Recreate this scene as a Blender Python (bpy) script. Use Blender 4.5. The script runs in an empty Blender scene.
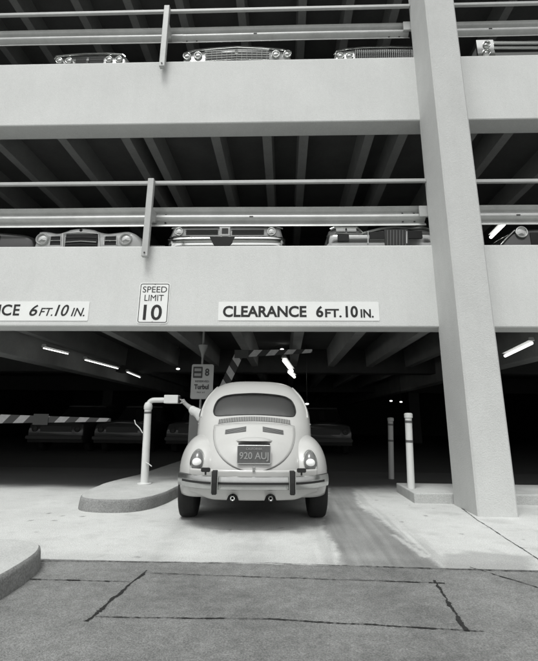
import bpy, bmesh, math, random
from mathutils import Vector, Matrix, noise
random.seed(7)
R = math.radians
C = bpy.context.scene.collection
S = bpy.context.scene

# ------------------------------------------------------------------ camera
EYE = Vector((0, 0, .974)); FPX = 446.2; PX0, PY0 = 269.0, 298.8
CAMROT = Matrix.Rotation(R(2.113), 3, 'Z') @ Matrix.Rotation(R(90 + 15.21), 3, 'X') @ Matrix.Rotation(R(.575), 3, 'Z')
cd = bpy.data.cameras.new('camera'); cam = bpy.data.objects.new('camera', cd); C.objects.link(cam)
cam.matrix_world = Matrix.Translation(EYE) @ CAMROT.to_4x4()
cd.sensor_fit = 'HORIZONTAL'; cd.sensor_width = 36; cd.lens = FPX / 538 * 36
cd.shift_y = -(330.5 - PY0) / 538; cd.clip_start = .05; cd.clip_end = 1500
S.camera = cam

# ------------------------------------------------------------------ light
SUN_EL, SUN_AZ = R(65), R(200)          # azimuth from +Y, clockwise: high, behind the camera, a little left
w = bpy.data.worlds.new('World'); S.world = w; w.use_nodes = True
nt = w.node_tree; nt.nodes.clear()
sky = nt.nodes.new('ShaderNodeTexSky'); sky.sky_type = 'NISHITA'; sky.sun_disc = False
sky.sun_elevation = SUN_EL; sky.sun_rotation = SUN_AZ; sky.air_density = 1.2; sky.dust_density = 3.0
hs = nt.nodes.new('ShaderNodeHueSaturation'); hs.inputs['Saturation'].default_value = 0.0   # a black-and-white photograph
bg = nt.nodes.new('ShaderNodeBackground'); bg.inputs['Strength'].default_value = .10
wo = nt.nodes.new('ShaderNodeOutputWorld')
nt.links.new(sky.outputs[0], hs.inputs['Color']); nt.links.new(hs.outputs[0], bg.inputs['Color']); nt.links.new(bg.outputs[0], wo.inputs['Surface'])
sl = bpy.data.lights.new('sun', 'SUN'); sl.energy = 1.3; sl.angle = R(20); sl.color = (.985, 1, .975)
so = bpy.data.objects.new('sun', sl); C.objects.link(so)
sd = Vector((math.sin(SUN_AZ) * math.cos(SUN_EL), math.cos(SUN_AZ) * math.cos(SUN_EL), math.sin(SUN_EL)))
so.rotation_euler = sd.to_track_quat('Z', 'Y').to_euler()
S.view_settings.view_transform = 'Standard'; S.view_settings.look = 'None'; S.view_settings.gamma = 1
S.view_settings.use_curve_mapping = False; S.view_settings.exposure = 0.70
S.render.engine = 'CYCLES'

# ------------------------------------------------------------------ helpers
def ray(px, py): return CAMROT @ Vector(((px - PX0) / FPX, -(py - PY0) / FPX, -1))
def atY(px, py, Y):
    v = ray(px, py); return EYE + v * (Y / v.y)
def atZ(px, py, Z):
    v = ray(px, py); return EYE + v * ((Z - EYE.z) / v.z)
def smooth01(a, b, x):
    t = max(0, min(1, (x - a) / (b - a))); return t * t * (3 - 2 * t)
def interp(tab, x):
    # monotone cubic through a table of (x, y)
    n = len(tab)
    if x <= tab[0][0]: return tab[0][1]
    if x >= tab[-1][0]: return tab[-1][1]
    i = 0
    while tab[i + 1][0] < x: i += 1
    def slope(k):
        if k <= 0: return (tab[1][1] - tab[0][1]) / (tab[1][0] - tab[0][0])
        if k >= n - 1: return (tab[-1][1] - tab[-2][1]) / (tab[-1][0] - tab[-2][0])
        a = (tab[k][1] - tab[k - 1][1]) / (tab[k][0] - tab[k - 1][0]); b = (tab[k + 1][1] - tab[k][1]) / (tab[k + 1][0] - tab[k][0])
        return 0 if a * b <= 0 else 2 * a * b / (a + b)
    h = tab[i + 1][0] - tab[i][0]; t = (x - tab[i][0]) / h; m0, m1 = slope(i) * h, slope(i + 1) * h
    return (2*t**3 - 3*t*t + 1) * tab[i][1] + (t**3 - 2*t*t + t) * m0 + (-2*t**3 + 3*t*t) * tab[i + 1][1] + (t**3 - t*t) * m1

def mat(name, g, rough=.7, metal=0, var=0, scale=6, bump=0, bscale=60, tint=(.985, 1, .98), coat=0, emit=0, streak=0, grain=0, gscale=160):
    m = bpy.data.materials.new(name); m.use_nodes = True; t = m.node_tree; b = t.nodes['Principled BSDF']
    col = (g * tint[0], g * tint[1], g * tint[2], 1)
    b.inputs['Base Color'].default_value = col; b.inputs['Roughness'].default_value = rough; b.inputs['Metallic'].default_value = metal
    if coat: b.inputs['Coat Weight'].default_value = coat; b.inputs['Coat Roughness'].default_value = .08
    if emit: b.inputs['Emission Color'].default_value = (1, 1, .97, 1); b.inputs['Emission Strength'].default_value = emit
    tc = t.nodes.new('ShaderNodeTexCoord')
    if var:
        n = t.nodes.new('ShaderNodeTexNoise'); n.inputs['Scale'].default_value = scale; n.inputs['Detail'].default_value = 8; n.inputs['Roughness'].default_value = .65
        t.links.new(tc.outputs['Object'], n.inputs['Vector'])
        n2 = t.nodes.new('ShaderNodeTexNoise'); n2.inputs['Scale'].default_value = scale * 14; n2.inputs['Detail'].default_value = 4
        t.links.new(tc.outputs['Object'], n2.inputs['Vector'])
        ad = t.nodes.new('ShaderNodeMath'); ad.operation = 'MULTIPLY_ADD'; ad.inputs[1].default_value = .35
        t.links.new(n2.outputs['Fac'], ad.inputs[0]); t.links.new(n.outputs['Fac'], ad.inputs[2])
        last = ad.outputs[0]
        if streak:
            mp = t.nodes.new('ShaderNodeMapping'); mp.inputs['Scale'].default_value = (5, 5, .35)
            t.links.new(tc.outputs['Object'], mp.inputs['Vector'])
            n3 = t.nodes.new('ShaderNodeTexNoise'); n3.inputs['Scale'].default_value = 1.6; n3.inputs['Detail'].default_value = 6
            t.links.new(mp.outputs[0], n3.inputs['Vector'])
            a2 = t.nodes.new('ShaderNodeMath'); a2.operation = 'MULTIPLY_ADD'; a2.inputs[1].default_value = streak
            t.links.new(n3.outputs['Fac'], a2.inputs[0]); t.links.new(last, a2.inputs[2]); last = a2.outputs[0]
        mr = t.nodes.new('ShaderNodeMapRange'); mr.inputs['From Min'].default_value = .35 + streak * .3; mr.inputs['From Max'].default_value = 1.0 + streak * .7
        mr.inputs['To Min'].default_value = 1 - var; mr.inputs['To Max'].default_value = 1 + var
        t.links.new(last, mr.inputs['Value'])
        mx = t.nodes.new('ShaderNodeVectorMath'); mx.operation = 'SCALE'; mx.inputs[0].default_value = col[:3]
        t.links.new(mr.outputs[0], mx.inputs['Scale']); t.links.new(mx.outputs[0], b.inputs['Base Color'])
    if grain:       # aggregate speckle
        g1 = t.nodes.new('ShaderNodeTexNoise'); g1.inputs['Scale'].default_value = gscale; g1.inputs['Detail'].default_value = 3; g1.inputs['Roughness'].default_value = .7
        t.links.new(tc.outputs['Object'], g1.inputs['Vector'])
        g2 = t.nodes.new('ShaderNodeMapRange'); g2.inputs['From Min'].default_value = .32; g2.inputs['From Max'].default_value = .68; g2.inputs['To Min'].default_value = 1 - grain; g2.inputs['To Max'].default_value = 1 + grain
        t.links.new(g1.outputs['Fac'], g2.inputs['Value'])
        g3 = t.nodes.new('ShaderNodeVectorMath'); g3.operation = 'SCALE'; t.links.new(g2.outputs[0], g3.inputs['Scale'])
        if b.inputs['Base Color'].links: t.links.new(b.inputs['Base Color'].links[0].from_socket, g3.inputs[0])
        else: g3.inputs[0].default_value = col[:3]
        t.links.new(g3.outputs[0], b.inputs['Base Color'])
    if bump:
        n = t.nodes.new('ShaderNodeTexNoise'); n.inputs['Scale'].default_value = bscale; n.inputs['Detail'].default_value = 6
        t.links.new(tc.outputs['Object'], n.inputs['Vector'])
        bp = t.nodes.new('ShaderNodeBump'); bp.inputs['Strength'].default_value = bump; bp.inputs['Distance'].default_value = .01
        t.links.new(n.outputs['Fac'], bp.inputs['Height']); t.links.new(bp.outputs[0], b.inputs['Normal'])
    return m

def glass_mat(name, tint=.75, rough=.03, mirror=.1):
    m = bpy.data.materials.new(name); m.use_nodes = True; t = m.node_tree; t.nodes.clear()
    tr = t.nodes.new('ShaderNodeBsdfTransparent'); tr.inputs['Color'].default_value = (tint, tint, tint, 1)
    gl = t.nodes.new('ShaderNodeBsdfGlossy'); gl.inputs['Roughness'].default_value = rough
    fr = t.nodes.new('ShaderNodeFresnel'); fr.inputs['IOR'].default_value = 1.5
    ad = t.nodes.new('ShaderNodeMath'); ad.operation = 'ADD'; ad.inputs[1].default_value = mirror; t.links.new(fr.outputs[0], ad.inputs[0])
    mx = t.nodes.new('ShaderNodeMixShader'); o = t.nodes.new('ShaderNodeOutputMaterial')
    t.links.new(ad.outputs[0], mx.inputs[0]); t.links.new(tr.outputs[0], mx.inputs[1]); t.links.new(gl.outputs[0], mx.inputs[2]); t.links.new(mx.outputs[0], o.inputs[0])
    return m

def stripe_mat(name, period, slant, a=.55, b=.06, plate=None):
    m = bpy.data.materials.new(name); m.use_nodes = True; t = m.node_tree; bs = t.nodes['Principled BSDF']; bs.inputs['Roughness'].default_value = .5
    tc = t.nodes.new('ShaderNodeTexCoord'); sp = t.nodes.new('ShaderNodeSeparateXYZ'); t.links.new(tc.outputs['Object'], sp.inputs[0])
    k = t.nodes.new('ShaderNodeMath'); k.operation = 'MULTIPLY_ADD'; k.inputs[1].default_value = slant
    t.links.new(sp.outputs['Z'], k.inputs[0]); t.links.new(sp.outputs['X'], k.inputs[2])
    d = t.nodes.new('ShaderNodeMath'); d.operation = 'DIVIDE'; d.inputs[1].default_value = period; t.links.new(k.outputs[0], d.inputs[0])
    f = t.nodes.new('ShaderNodeMath'); f.operation = 'FRACT'; t.links.new(d.outputs[0], f.inputs[0])
    g = t.nodes.new('ShaderNodeMath'); g.operation = 'GREATER_THAN'; g.inputs[1].default_value = .5; t.links.new(f.outputs[0], g.inputs[0])
    n = t.nodes.new('ShaderNodeTexNoise'); n.inputs['Scale'].default_value = 25; t.links.new(tc.outputs['Object'], n.inputs['Vector'])
    mr = t.nodes.new('ShaderNodeMapRange'); mr.inputs['To Min'].default_value = a * .7; mr.inputs['To Max'].default_value = a * 1.15; t.links.new(n.outputs['Fac'], mr.inputs['Value'])
    mx = t.nodes.new('ShaderNodeMix'); t.links.new(g.outputs[0], mx.inputs[0]); t.links.new(mr.outputs[0], mx.inputs[2]); mx.inputs[3].default_value = b
    t.links.new(mx.outputs[0], bs.inputs['Base Color'])
    return m

M = dict(
    stucco=mat('painted_concrete', .62, .85, var=.085, scale=1.2, bump=.35, bscale=120, streak=.35, grain=.07, gscale=70),
    column=mat('column_concrete', .54, .88, var=.10, scale=2.0, bump=.45, bscale=90, streak=.3, grain=.05, gscale=80),
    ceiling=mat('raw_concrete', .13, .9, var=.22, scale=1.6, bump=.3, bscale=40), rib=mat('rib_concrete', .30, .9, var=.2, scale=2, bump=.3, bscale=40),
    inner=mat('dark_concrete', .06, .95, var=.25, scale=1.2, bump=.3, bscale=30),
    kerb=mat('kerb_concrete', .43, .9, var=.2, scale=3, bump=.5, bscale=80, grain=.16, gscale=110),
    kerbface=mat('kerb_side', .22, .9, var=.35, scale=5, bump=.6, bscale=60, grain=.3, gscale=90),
    asphalt=mat('asphalt', .185, .95, var=.62, scale=1.1, bump=1.0, bscale=150, grain=.42, gscale=120),
    tar=mat('tar_seam', .012, .6, var=.3, scale=8, bump=.6, bscale=60),
    galv=mat('galvanised_steel', .50, .48, metal=.55, var=.16, scale=5, bump=.05, bscale=30),
    postpaint=mat('grey_paint', .42, .55, metal=.2, var=.12, scale=6),
    darkmetal=mat('dark_metal', .05, .5, metal=.4),
    signwhite=mat('sign_white', .80, .6, var=.04, scale=5),
    ink=mat('black_paint', .012, .6),
    white=mat('white_enamel', .66, .4, var=.06, scale=9),
    band=mat('dark_band', .10, .6),
    wire=mat('pale_wire', .6, .6),
    beetle=mat('cream_car_paint', .47, .36, var=.05, scale=2.5, coat=.45, tint=(1, 1, .97)),
    chrome=mat('chrome', .82, .16, metal=1, var=.03, scale=12),
    dullchrome=mat('dull_chrome', .50, .2, metal=.9, var=.1, scale=14),
    rubber=mat('black_rubber', .012, .75, var=.25, scale=10),
    tyre=mat('tyre_rubber', .013, .85, var=.25, scale=16, bump=.3, bscale=60),
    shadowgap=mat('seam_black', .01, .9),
    vent=mat('vent_grey', .075, .7),
    lens=mat('tail_lens', .75, .15, emit=.08, coat=.5),
    lenstop=mat('tail_lens_dark', .14, .2, coat=.5),
    plate=mat('plate_dark', .065, .5, var=.3, scale=30),
    platetext=mat('plate_letters', .22, .5),
    trim=mat('interior_vinyl', .38, .6, var=.1, scale=8),
    trimlight=mat('interior_light', .65, .7, var=.08, scale=8),
    glass=glass_mat('car_glass', .94, .18, .10),
    skin=mat('skin', .36, .55, var=.06, scale=20, tint=(1, 1, .97)),
    shirt=mat('pale_shirt', .62, .85, var=.10, scale=20, bump=.4, bscale=25),
    trousers=mat('dark_trousers', .05, .9), hair=mat('dark_hair', .03, .6, bump=.5, bscale=90),
    tube=mat('fluorescent_tube', .9, .4, emit=2.2), lamp=mat('lamp_face', .9, .4, emit=2.0),
    signgrey=mat('enamel_sign', .42, .5, var=.06, scale=8), signink=mat('sign_ink', .04, .6),
    carwhite=mat('car_white', .60, .3, coat=.6), carpale=mat('car_pale', .36, .3, coat=.6), cargrey=mat('car_grey', .22, .3, coat=.6),
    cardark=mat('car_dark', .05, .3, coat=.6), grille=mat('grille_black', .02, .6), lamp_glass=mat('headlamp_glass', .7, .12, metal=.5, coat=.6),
    carglass=mat('dark_car_glass', .03, .08, coat=.6),
    cabinet=mat('cabinet_grey', .30, .6, var=.08, scale=6),
)
M['stripes'] = stripe_mat('warning_stripes', .36, -.9)
M['stripes_flat'] = stripe_mat('warning_stripes_flat', .30, -.9, a=.6, b=.04)
M['stripes_small'] = stripe_mat('warning_stripes_folded', .27, .7, a=.6, b=.04)

def link(name, me, m=None, parent=None):
    o = bpy.data.objects.new(name, me); C.objects.link(o)
    if m is not None: me.materials.clear(); me.materials.append(m)
    if parent is not None: o.parent = parent
    return o
def tag(o, label=None, cat=None, group=None, kind=None):
    if label: o['label'] = label
    if cat: o['category'] = cat
    if group: o['group'] = group
    if kind: o['kind'] = kind
    return o
def thing(name, label, cat, loc=(0, 0, 0), rz=0, group=None):
    o = bpy.data.objects.new(name, None); C.objects.link(o); o.location = loc; o.rotation_euler = (0, 0, rz); o.empty_display_size = .1
    return tag(o, label, cat, group)
def bevel(o, wd=.008, seg=2):
    b = o.modifiers.new('bevel', 'BEVEL'); b.width = wd; b.segments = seg; b.limit_method = 'ANGLE'; b.angle_limit = R(40); return o

class MB:
    def __init__(s): s.b = bmesh.new()
    def box(s, x0, x1, y0, y1, z0, z1, mtx=None):
        vs = [s.b.verts.new((x, y, z)) for x in (x0, x1) for y in (y0, y1) for z in (z0, z1)]
        if mtx: [setattr(v, 'co', mtx @ v.co) for v in vs]
        for f in ((0, 1, 3, 2), (4, 6, 7, 5), (0, 4, 5, 1), (2, 3, 7, 6), (0, 2, 6, 4), (1, 5, 7, 3)): s.b.faces.new([vs[i] for i in f])
        return s
    def rings(s, rings, close=True, caps=True, wrap=False):
        R_ = [[s.b.verts.new(p) for p in r] for r in rings]
        n = len(R_[0]); m = len(R_)
        for i in range(m if wrap else m - 1):
            a, b = R_[i], R_[(i + 1) % m]
            for j in range(n if close else n - 1):
                k = (j + 1) % n; s.b.faces.new((a[j], a[k], b[k], b[j]))
        if caps and close and not wrap:
            s.b.faces.new(list(reversed(R_[0]))); s.b.faces.new(R_[-1])
        return s
    def tube(s, pts, rad, seg=12, caps=True, closed=False):
        pts = [Vector(p) for p in pts]; n = len(pts); rr = rad if isinstance(rad, (list, tuple)) else [rad] * n
        up = None; rings = []
        for i, p in enumerate(pts):
            if closed: t = (pts[(i + 1) % n] - pts[i - 1])
            else: t = pts[min(i + 1, n - 1)] - pts[max(i - 1, 0)]
            if t.length < 1e-9: t = Vector((0, 0, 1))
            t.normalize()
            if up is None:
                up = t.orthogonal().normalized()
            up = (up - t * up.dot(t)); up.normalize(); sd_ = t.cross(up)
            rings.append([p + (up * math.cos(a) + sd_ * math.sin(a)) * rr[i] for a in [2 * math.pi * k / seg for k in range(seg)]])
        return s.rings(rings, caps=caps, wrap=closed)
    def lathe(s, prof, axis='Z', seg=32, c=(0, 0, 0), caps=True):
        rings = []
        for r, h in prof:
            ring = []
            for k in range(seg):
                a = 2 * math.pi * k / seg; u, v = r * math.cos(a), r * math.sin(a)
                p = {'Z': (u, v, h), 'X': (h, u, v), 'Y': (u, h, v)}[axis]; ring.append(Vector(p) + Vector(c))
            rings.append(ring)
        return s.rings(rings, caps=caps)
    def grid(s, fn, nu, nv):
        g = [[s.b.verts.new(fn(i / nu, j / nv)) for j in range(nv + 1)] for i in range(nu + 1)]
        for i in range(nu):
            for j in range(nv): s.b.faces.new((g[i][j], g[i + 1][j], g[i + 1][j + 1], g[i][j + 1]))
        return s
    def prism(s, outline, f0, f1):
        return s.rings([[f0(*p) for p in outline], [f1(*p) for p in outline]])
    def mesh(s, name):
        bmesh.ops.recalc_face_normals(s.b, faces=s.b.faces); me = bpy.data.meshes.new(name); s.b.to_mesh(me); s.b.free(); return me
    def build(s, name, m, parent=None, smooth=False):
        me = s.mesh(name)
        if smooth: me.polygons.foreach_set('use_smooth', [True] * len(me.polygons))
        return link(name, me, m, parent)
def autosmooth(o, ang=35):
    me = o.data; me.polygons.foreach_set('use_smooth', [True] * len(me.polygons))
    bm = bmesh.new(); bm.from_mesh(me)
    for e in bm.edges: e.smooth = not (len(e.link_faces) == 2 and e.calc_face_angle(0) > R(ang))
    bm.to_mesh(me); bm.free(); return o
def rrect(x0, x1, z0, z1, r, seg=5):
    out = []
    for cx, cz, a0 in ((x1 - r, z0 + r, -90), (x1 - r, z1 - r, 0), (x0 + r, z1 - r, 90), (x0 + r, z0 + r, 180)):
        for k in range(seg + 1):
            a = R(a0 + 90 * k / seg); out.append((cx + r * math.cos(a), cz + r * math.sin(a)))
    return out
def text(body, x0, x1, z0, z1, y, m, parent, name='lettering', bold=0, shear=0, rot=0, keep=False, depth=.002):
    cu = bpy.data.curves.new(name, 'FONT'); cu.body = body; cu.size = 1; cu.offset = bold; cu.shear = shear; cu.extrude = .01; cu.resolution_u = 4
    to = bpy.data.objects.new(name, cu); C.objects.link(to)
    bpy.context.view_layer.update()
    me = bpy.data.meshes.new_from_object(to.evaluated_get(bpy.context.evaluated_depsgraph_get()))
    bpy.data.objects.remove(to)
    xs = [v.co.x for v in me.vertices]; ys = [v.co.y for v in me.vertices]
    a, b, c, d = min(xs), max(xs), min(ys), max(ys)
    mx, mz = (x0 + x1) / 2, (z0 + z1) / 2
    for v in me.vertices:
        u = x0 + (v.co.x - a) / (b - a) * (x1 - x0); q = z0 + (v.co.y - c) / (d - c) * (z1 - z0); e = -depth if v.co.z > 0 else 0
        if rot:
            du, dq = u - mx, q - mz; u = mx + du * math.cos(rot) - dq * math.sin(rot); q = mz + du * math.sin(rot) + dq * math.cos(rot)
        v.co = (u, y + e, q)
    return link(name, me, m, parent)

# ------------------------------------------------------------------ measured geometry (metres)
YS = 5.945                      # front plane of the spandrels
B1, T1, FF = 2.198, 3.381, 3.226
SLAB2, SLAB3, SLAB4 = T1 - .20, T1 - .20 + FF, T1 - .20 + 2 * FF
XL, XR = -16.0, 16.0

# ------------------------------------------------------------------ ground
def poly_sd(poly, x, y):
    inside = False; best = 1e9; n = len(poly)
    for i in range(n):
        x1, y1 = poly[i]; x2, y2 = poly[(i + 1) % n]
        if (y1 > y) != (y2 > y) and x < (x2 - x1) * (y - y1) / (y2 - y1) + x1: inside = not inside
        dx, dy = x2 - x1, y2 - y1; t = max(0, min(1, ((x - x1) * dx + (y - y1) * dy) / (dx * dx + dy * dy + 1e-12)))
        best = min(best, math.hypot(x - x1 - t * dx, y - y1 - t * dy))
    return best if inside else -best
def gpoly(pts): return [tuple(atZ(px, py, 0)[:2]) for px, py in pts]
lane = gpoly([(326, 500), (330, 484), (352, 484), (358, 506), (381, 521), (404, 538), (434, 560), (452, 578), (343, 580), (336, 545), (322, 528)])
streak = gpoly([(388, 533), (396, 535), (430, 557), (424, 558)])
damp = gpoly([(438, 556), (470, 551), (530, 556), (530, 575), (440, 575)])
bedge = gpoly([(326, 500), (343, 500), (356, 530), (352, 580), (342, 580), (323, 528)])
def fbm(x, y, s, k=4):
    v = 0; a = 1
    for _ in range(k):
        v += a * noise.noise(Vector((x * s, y * s, 3.1))); s *= 2.1; a *= .55
    return v
def driveway():
    x0, x1, y0, y1, st = -7.5, 7.5, 3.30, 9.5, .035
    XS = [-7.5 + .12 * k for k in range(38)] + [-2.94 + .02 * k for k in range(280)] + [2.66 + .12 * k for k in range(1, 41)]
    YS_ = [3.30 + .02 * k for k in range(200)] + [7.3 + .1 * k for k in range(23)]
    nx, ny = len(XS) - 1, len(YS_) - 1
    vs, fs, col = [], [], []
    for j in range(ny + 1):
        for i in range(nx + 1):
            x, y = XS[i], YS_[j]
            n = fbm(x, y, 1.6); n2 = fbm(x + 9, y, 7)
            s_ = 0
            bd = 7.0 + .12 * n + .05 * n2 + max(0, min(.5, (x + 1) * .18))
            s_ = max(s_, smooth01(bd - .35, bd + .25, y) * .93)  # garage floor: darker concrete, with the indoor shade put into the colour
            ns = noise.noise(Vector((x * 16, y * .9, 2))) + .6 * noise.noise(Vector((x * 40, y * 2, 7)))       # scratches along the lane
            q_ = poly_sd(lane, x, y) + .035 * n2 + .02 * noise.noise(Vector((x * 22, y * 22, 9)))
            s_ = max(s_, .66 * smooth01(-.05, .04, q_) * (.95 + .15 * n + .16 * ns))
            s_ = max(s_, .30 * smooth01(-.30, .0, q_) * smooth01(.0, .5, ns + .25) * (1 if x < 1.2 else 0))
            s_ = max(s_, .5 * smooth01(.60, .70, noise.noise(Vector((x * 9, y * 9, 4)))) )
            s_ = s_ - .45 * smooth01(-.01, .015, poly_sd(streak, x, y) + .02 * n2)
            s_ = max(s_, .35 * smooth01(-.06, .06, poly_sd(damp, x, y) + .06 * n2))
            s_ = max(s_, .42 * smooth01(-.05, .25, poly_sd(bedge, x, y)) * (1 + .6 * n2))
            # oil drips and tyre tracks in the lane the car stands in
            cx = -.30 - .066 * (y - 4.3)
            s_ = max(s_, .22 * math.exp(-((x - cx) / .22) ** 2) * (.7 + .6 * n2))
            for tx in (-.67, .67): s_ = max(s_, .20 * math.exp(-((x - cx - tx) / .11) ** 2) * (.8 + .7 * n2))
            s_ = max(s_, .16 * smooth01(.25, .8, n) + .10 * smooth01(.2, .7, n2))
            s_ += .10 * smooth01(3.75, 3.55, y + .05 * n2)
            vs.append((x, y, 0)); col.append(max(0, min(1, s_)))
    for j in range(ny):
        for i in range(nx):
            a = j * (nx + 1) + i; fs.append((a, a + 1, a + nx + 2, a + nx + 1))
    me = bpy.data.meshes.new('driveway'); me.from_pydata(vs, [], fs)
    at = me.attributes.new('stain_shade', 'FLOAT', 'POINT'); at.data.foreach_set('value', col)
    m = mat('driveway_concrete', .48, .9, var=.16, scale=1.5, bump=.6, bscale=90, grain=.22, gscale=100); t = m.node_tree
    an = t.nodes.new('ShaderNodeAttribute'); an.attribute_name = 'stain_shade'
    src = t.nodes['Principled BSDF'].inputs['Base Color'].links[0].from_socket
    mr = t.nodes.new('ShaderNodeMapRange'); mr.inputs['To Min'].default_value = 1.05; mr.inputs['To Max'].default_value = .12
    t.links.new(an.outputs['Fac'], mr.inputs['Value'])
    sc = t.nodes.new('ShaderNodeVectorMath'); sc.operation = 'SCALE'; t.links.new(src, sc.inputs[0]); t.links.new(mr.outputs[0], sc.inputs['Scale'])
    t.links.new(sc.outputs[0], t.nodes['Principled BSDF'].inputs['Base Color'])
    return tag(link('driveway', me, m), kind='structure')
driveway()
tag(MB().box(-300, 300, -300, 300, -.30, -.02).build('ground', M['asphalt']), kind='structure')
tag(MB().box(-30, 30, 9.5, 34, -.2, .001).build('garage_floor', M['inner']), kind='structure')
for a, b in ((-30, -7.5), (7.5, 30)):
    tag(MB().box(a, b, 3.3, 9.5, -.2, -.003).build('pavement', M['kerb']), kind='structure')
# street with a slightly ragged front edge
def street():
    e0, e1 = atZ(45, 560, 0), atZ(523, 571, 0); sl_ = (e1.y - e0.y) / (e1.x - e0.x)
    mb = MB(); top = []; n = 700
    for i in range(n + 1):
        x = -6 + 12 * i / n; top.append((x, e0.y + sl_ * (x - e0.x) + .006 * noise.noise(Vector((x * 9, 0, 0))) + .004 * noise.noise(Vector((x * 40, 3, 0)))))
    top = [(-40, top[0][1])] + top + [(40, top[-1][1])]
    a = [mb.b.verts.new((x, y, .006)) for x, y in top]; b = [mb.b.verts.new((x, -20, .006)) for x, y in top]; c = [mb.b.verts.new((x, y + .004, -.002)) for x, y in top]
    for i in range(len(top) - 1): mb.b.faces.new((a[i], b[i], b[i + 1], a[i + 1])); mb.b.faces.new((a[i], a[i + 1], c[i + 1], c[i]))
    return tag(mb.build('street', M['asphalt']), kind='structure')
street()
def seam(pts, wd, z=.010, jit=.008, name='tar_seam', m=None, n=220):
    P = [atZ(px, py, z) for px, py in pts]; mb = MB(); L = []; Rr = []
    tot = len(P) - 1
    for k in range(n * tot + 1):
        t = k / n; i = min(int(t), tot - 1); u = t - i; p = P[i].lerp(P[i + 1], u); d = (P[i + 1] - P[i]).normalized(); s_ = Vector((-d.y, d.x, 0))
        ww = wd[0] + (wd[1] - wd[0]) * t / tot
        ww *= max(.35, .85 + 1.1 * noise.noise(Vector((p.x * 9, p.y * 9, 1))) + .9 * noise.noise(Vector((p.x * 37, p.y * 37, 1))) + .6 * noise.noise(Vector((p.x * 90, p.y * 90, 4))))
        off = jit * (noise.noise(Vector((p.x * 6, p.y * 6, 5))) + .5 * noise.noise(Vector((p.x * 30, p.y * 30, 5)))); c = p + s_ * off
        L.append(mb.b.verts.new(c + s_ * ww)); Rr.append(mb.b.verts.new(c - s_ * ww))
    for i in range(len(L) - 1): mb.b.faces.new((L[i], L[i + 1], Rr[i + 1], Rr[i]))
    return tag(mb.build(name, m or M['tar']), kind='structure')
seam([(-6, 578), (130, 581.5)], (.003, .006)); seam([(150, 573), (445, 583)], (.003, .005)); seam([(147, 570), (124, 590), (86, 621)], (.007, .014), jit=.014)
seam([(95, 616.5), (270, 619), (484, 631)], (.0035, .005)); seam([(434, 580), (448, 603), (468, 631)], (.006, .010), jit=.014)
seam([(455, 503), (476, 519), (540, 560)], (.005, .004), z=.004, name='joint')
seam([(40, 560.5), (270, 563.2), (545, 571.6)], (.004, .005), z=.011, name='edge_joint', jit=.006)
seam([(470, 567), (540, 588)], (.004, .004))

def kerb(name, pts, z, label, cat, faces_dark=True):
    root = thing(name, label, cat, (sum(p[0] for p in pts) / len(pts), sum(p[1] for p in pts) / len(pts), 0))
    c = root.location
    pp = [(p[0] - c.x, p[1] - c.y) for p in pts]
    # dense the outline, rounded upper edge
    out = []
    for i in range(len(pp)):
        a, b = Vector(pp[i]), Vector(pp[(i + 1) % len(pp)]); k = max(1, int((b - a).length / .06))
        out += [a.lerp(b, q / k) for q in range(k)]
    area = sum(out[i].x * out[(i + 1) % len(out)].y - out[(i + 1) % len(out)].x * out[i].y for i in range(len(out)))
    if area < 0: out.reverse()
    n = len(out)
    for _ in range(3): out = [(out[i - 1] + out[i] * 2 + out[(i + 1) % n]) / 4 for i in range(n)]
    nrm = []
    for i in range(n):
        d = (out[(i + 1) % n] - out[i - 1]).normalized(); nrm.append(Vector((d.y, -d.x)))
    def ring(inset, h): return [(out[i].x - nrm[i].x * inset, out[i].y - nrm[i].y * inset, h + .003 * noise.noise(Vector((out[i].x * 7, out[i].y * 7, h * 9)))) for i in range(n)]
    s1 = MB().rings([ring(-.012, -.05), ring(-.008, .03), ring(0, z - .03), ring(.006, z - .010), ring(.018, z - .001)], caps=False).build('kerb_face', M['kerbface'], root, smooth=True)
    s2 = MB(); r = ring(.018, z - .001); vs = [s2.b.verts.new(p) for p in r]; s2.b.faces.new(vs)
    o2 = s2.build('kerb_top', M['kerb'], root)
    return root
kerb('traffic_island', [(-2.33, 5.40), (-2.22, 5.20), (-1.95, 5.13), (-1.66, 5.17), (-1.50, 5.38), (-1.42, 5.75), (-1.385, 6.3), (-1.38, 12), (-2.15, 12), (-2.30, 7.4), (-2.45, 6.5), (-2.42, 5.8)], .13,
     'rounded raised concrete island carrying the white pipe post, left of the car', 'traffic island')
kerb('street_kerb', [(-1.57, -5), (-1.57, 2.9), (-1.60, 3.2), (-1.70, 3.42), (-1.90, 3.50), (-7, 3.55), (-7, -5)], .13,
     'rounded kerb corner of a pale pavement at the lower left edge of the street', 'kerb')
kb = tag(bevel(MB().box(1.60, 12, 6.03, 6.95, -.05, .12).build('column_kerb', M['kerb']), .015, 3), 'straight low concrete kerb running behind the big slanted-looking column, carrying a white bollard', 'kerb')

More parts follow.
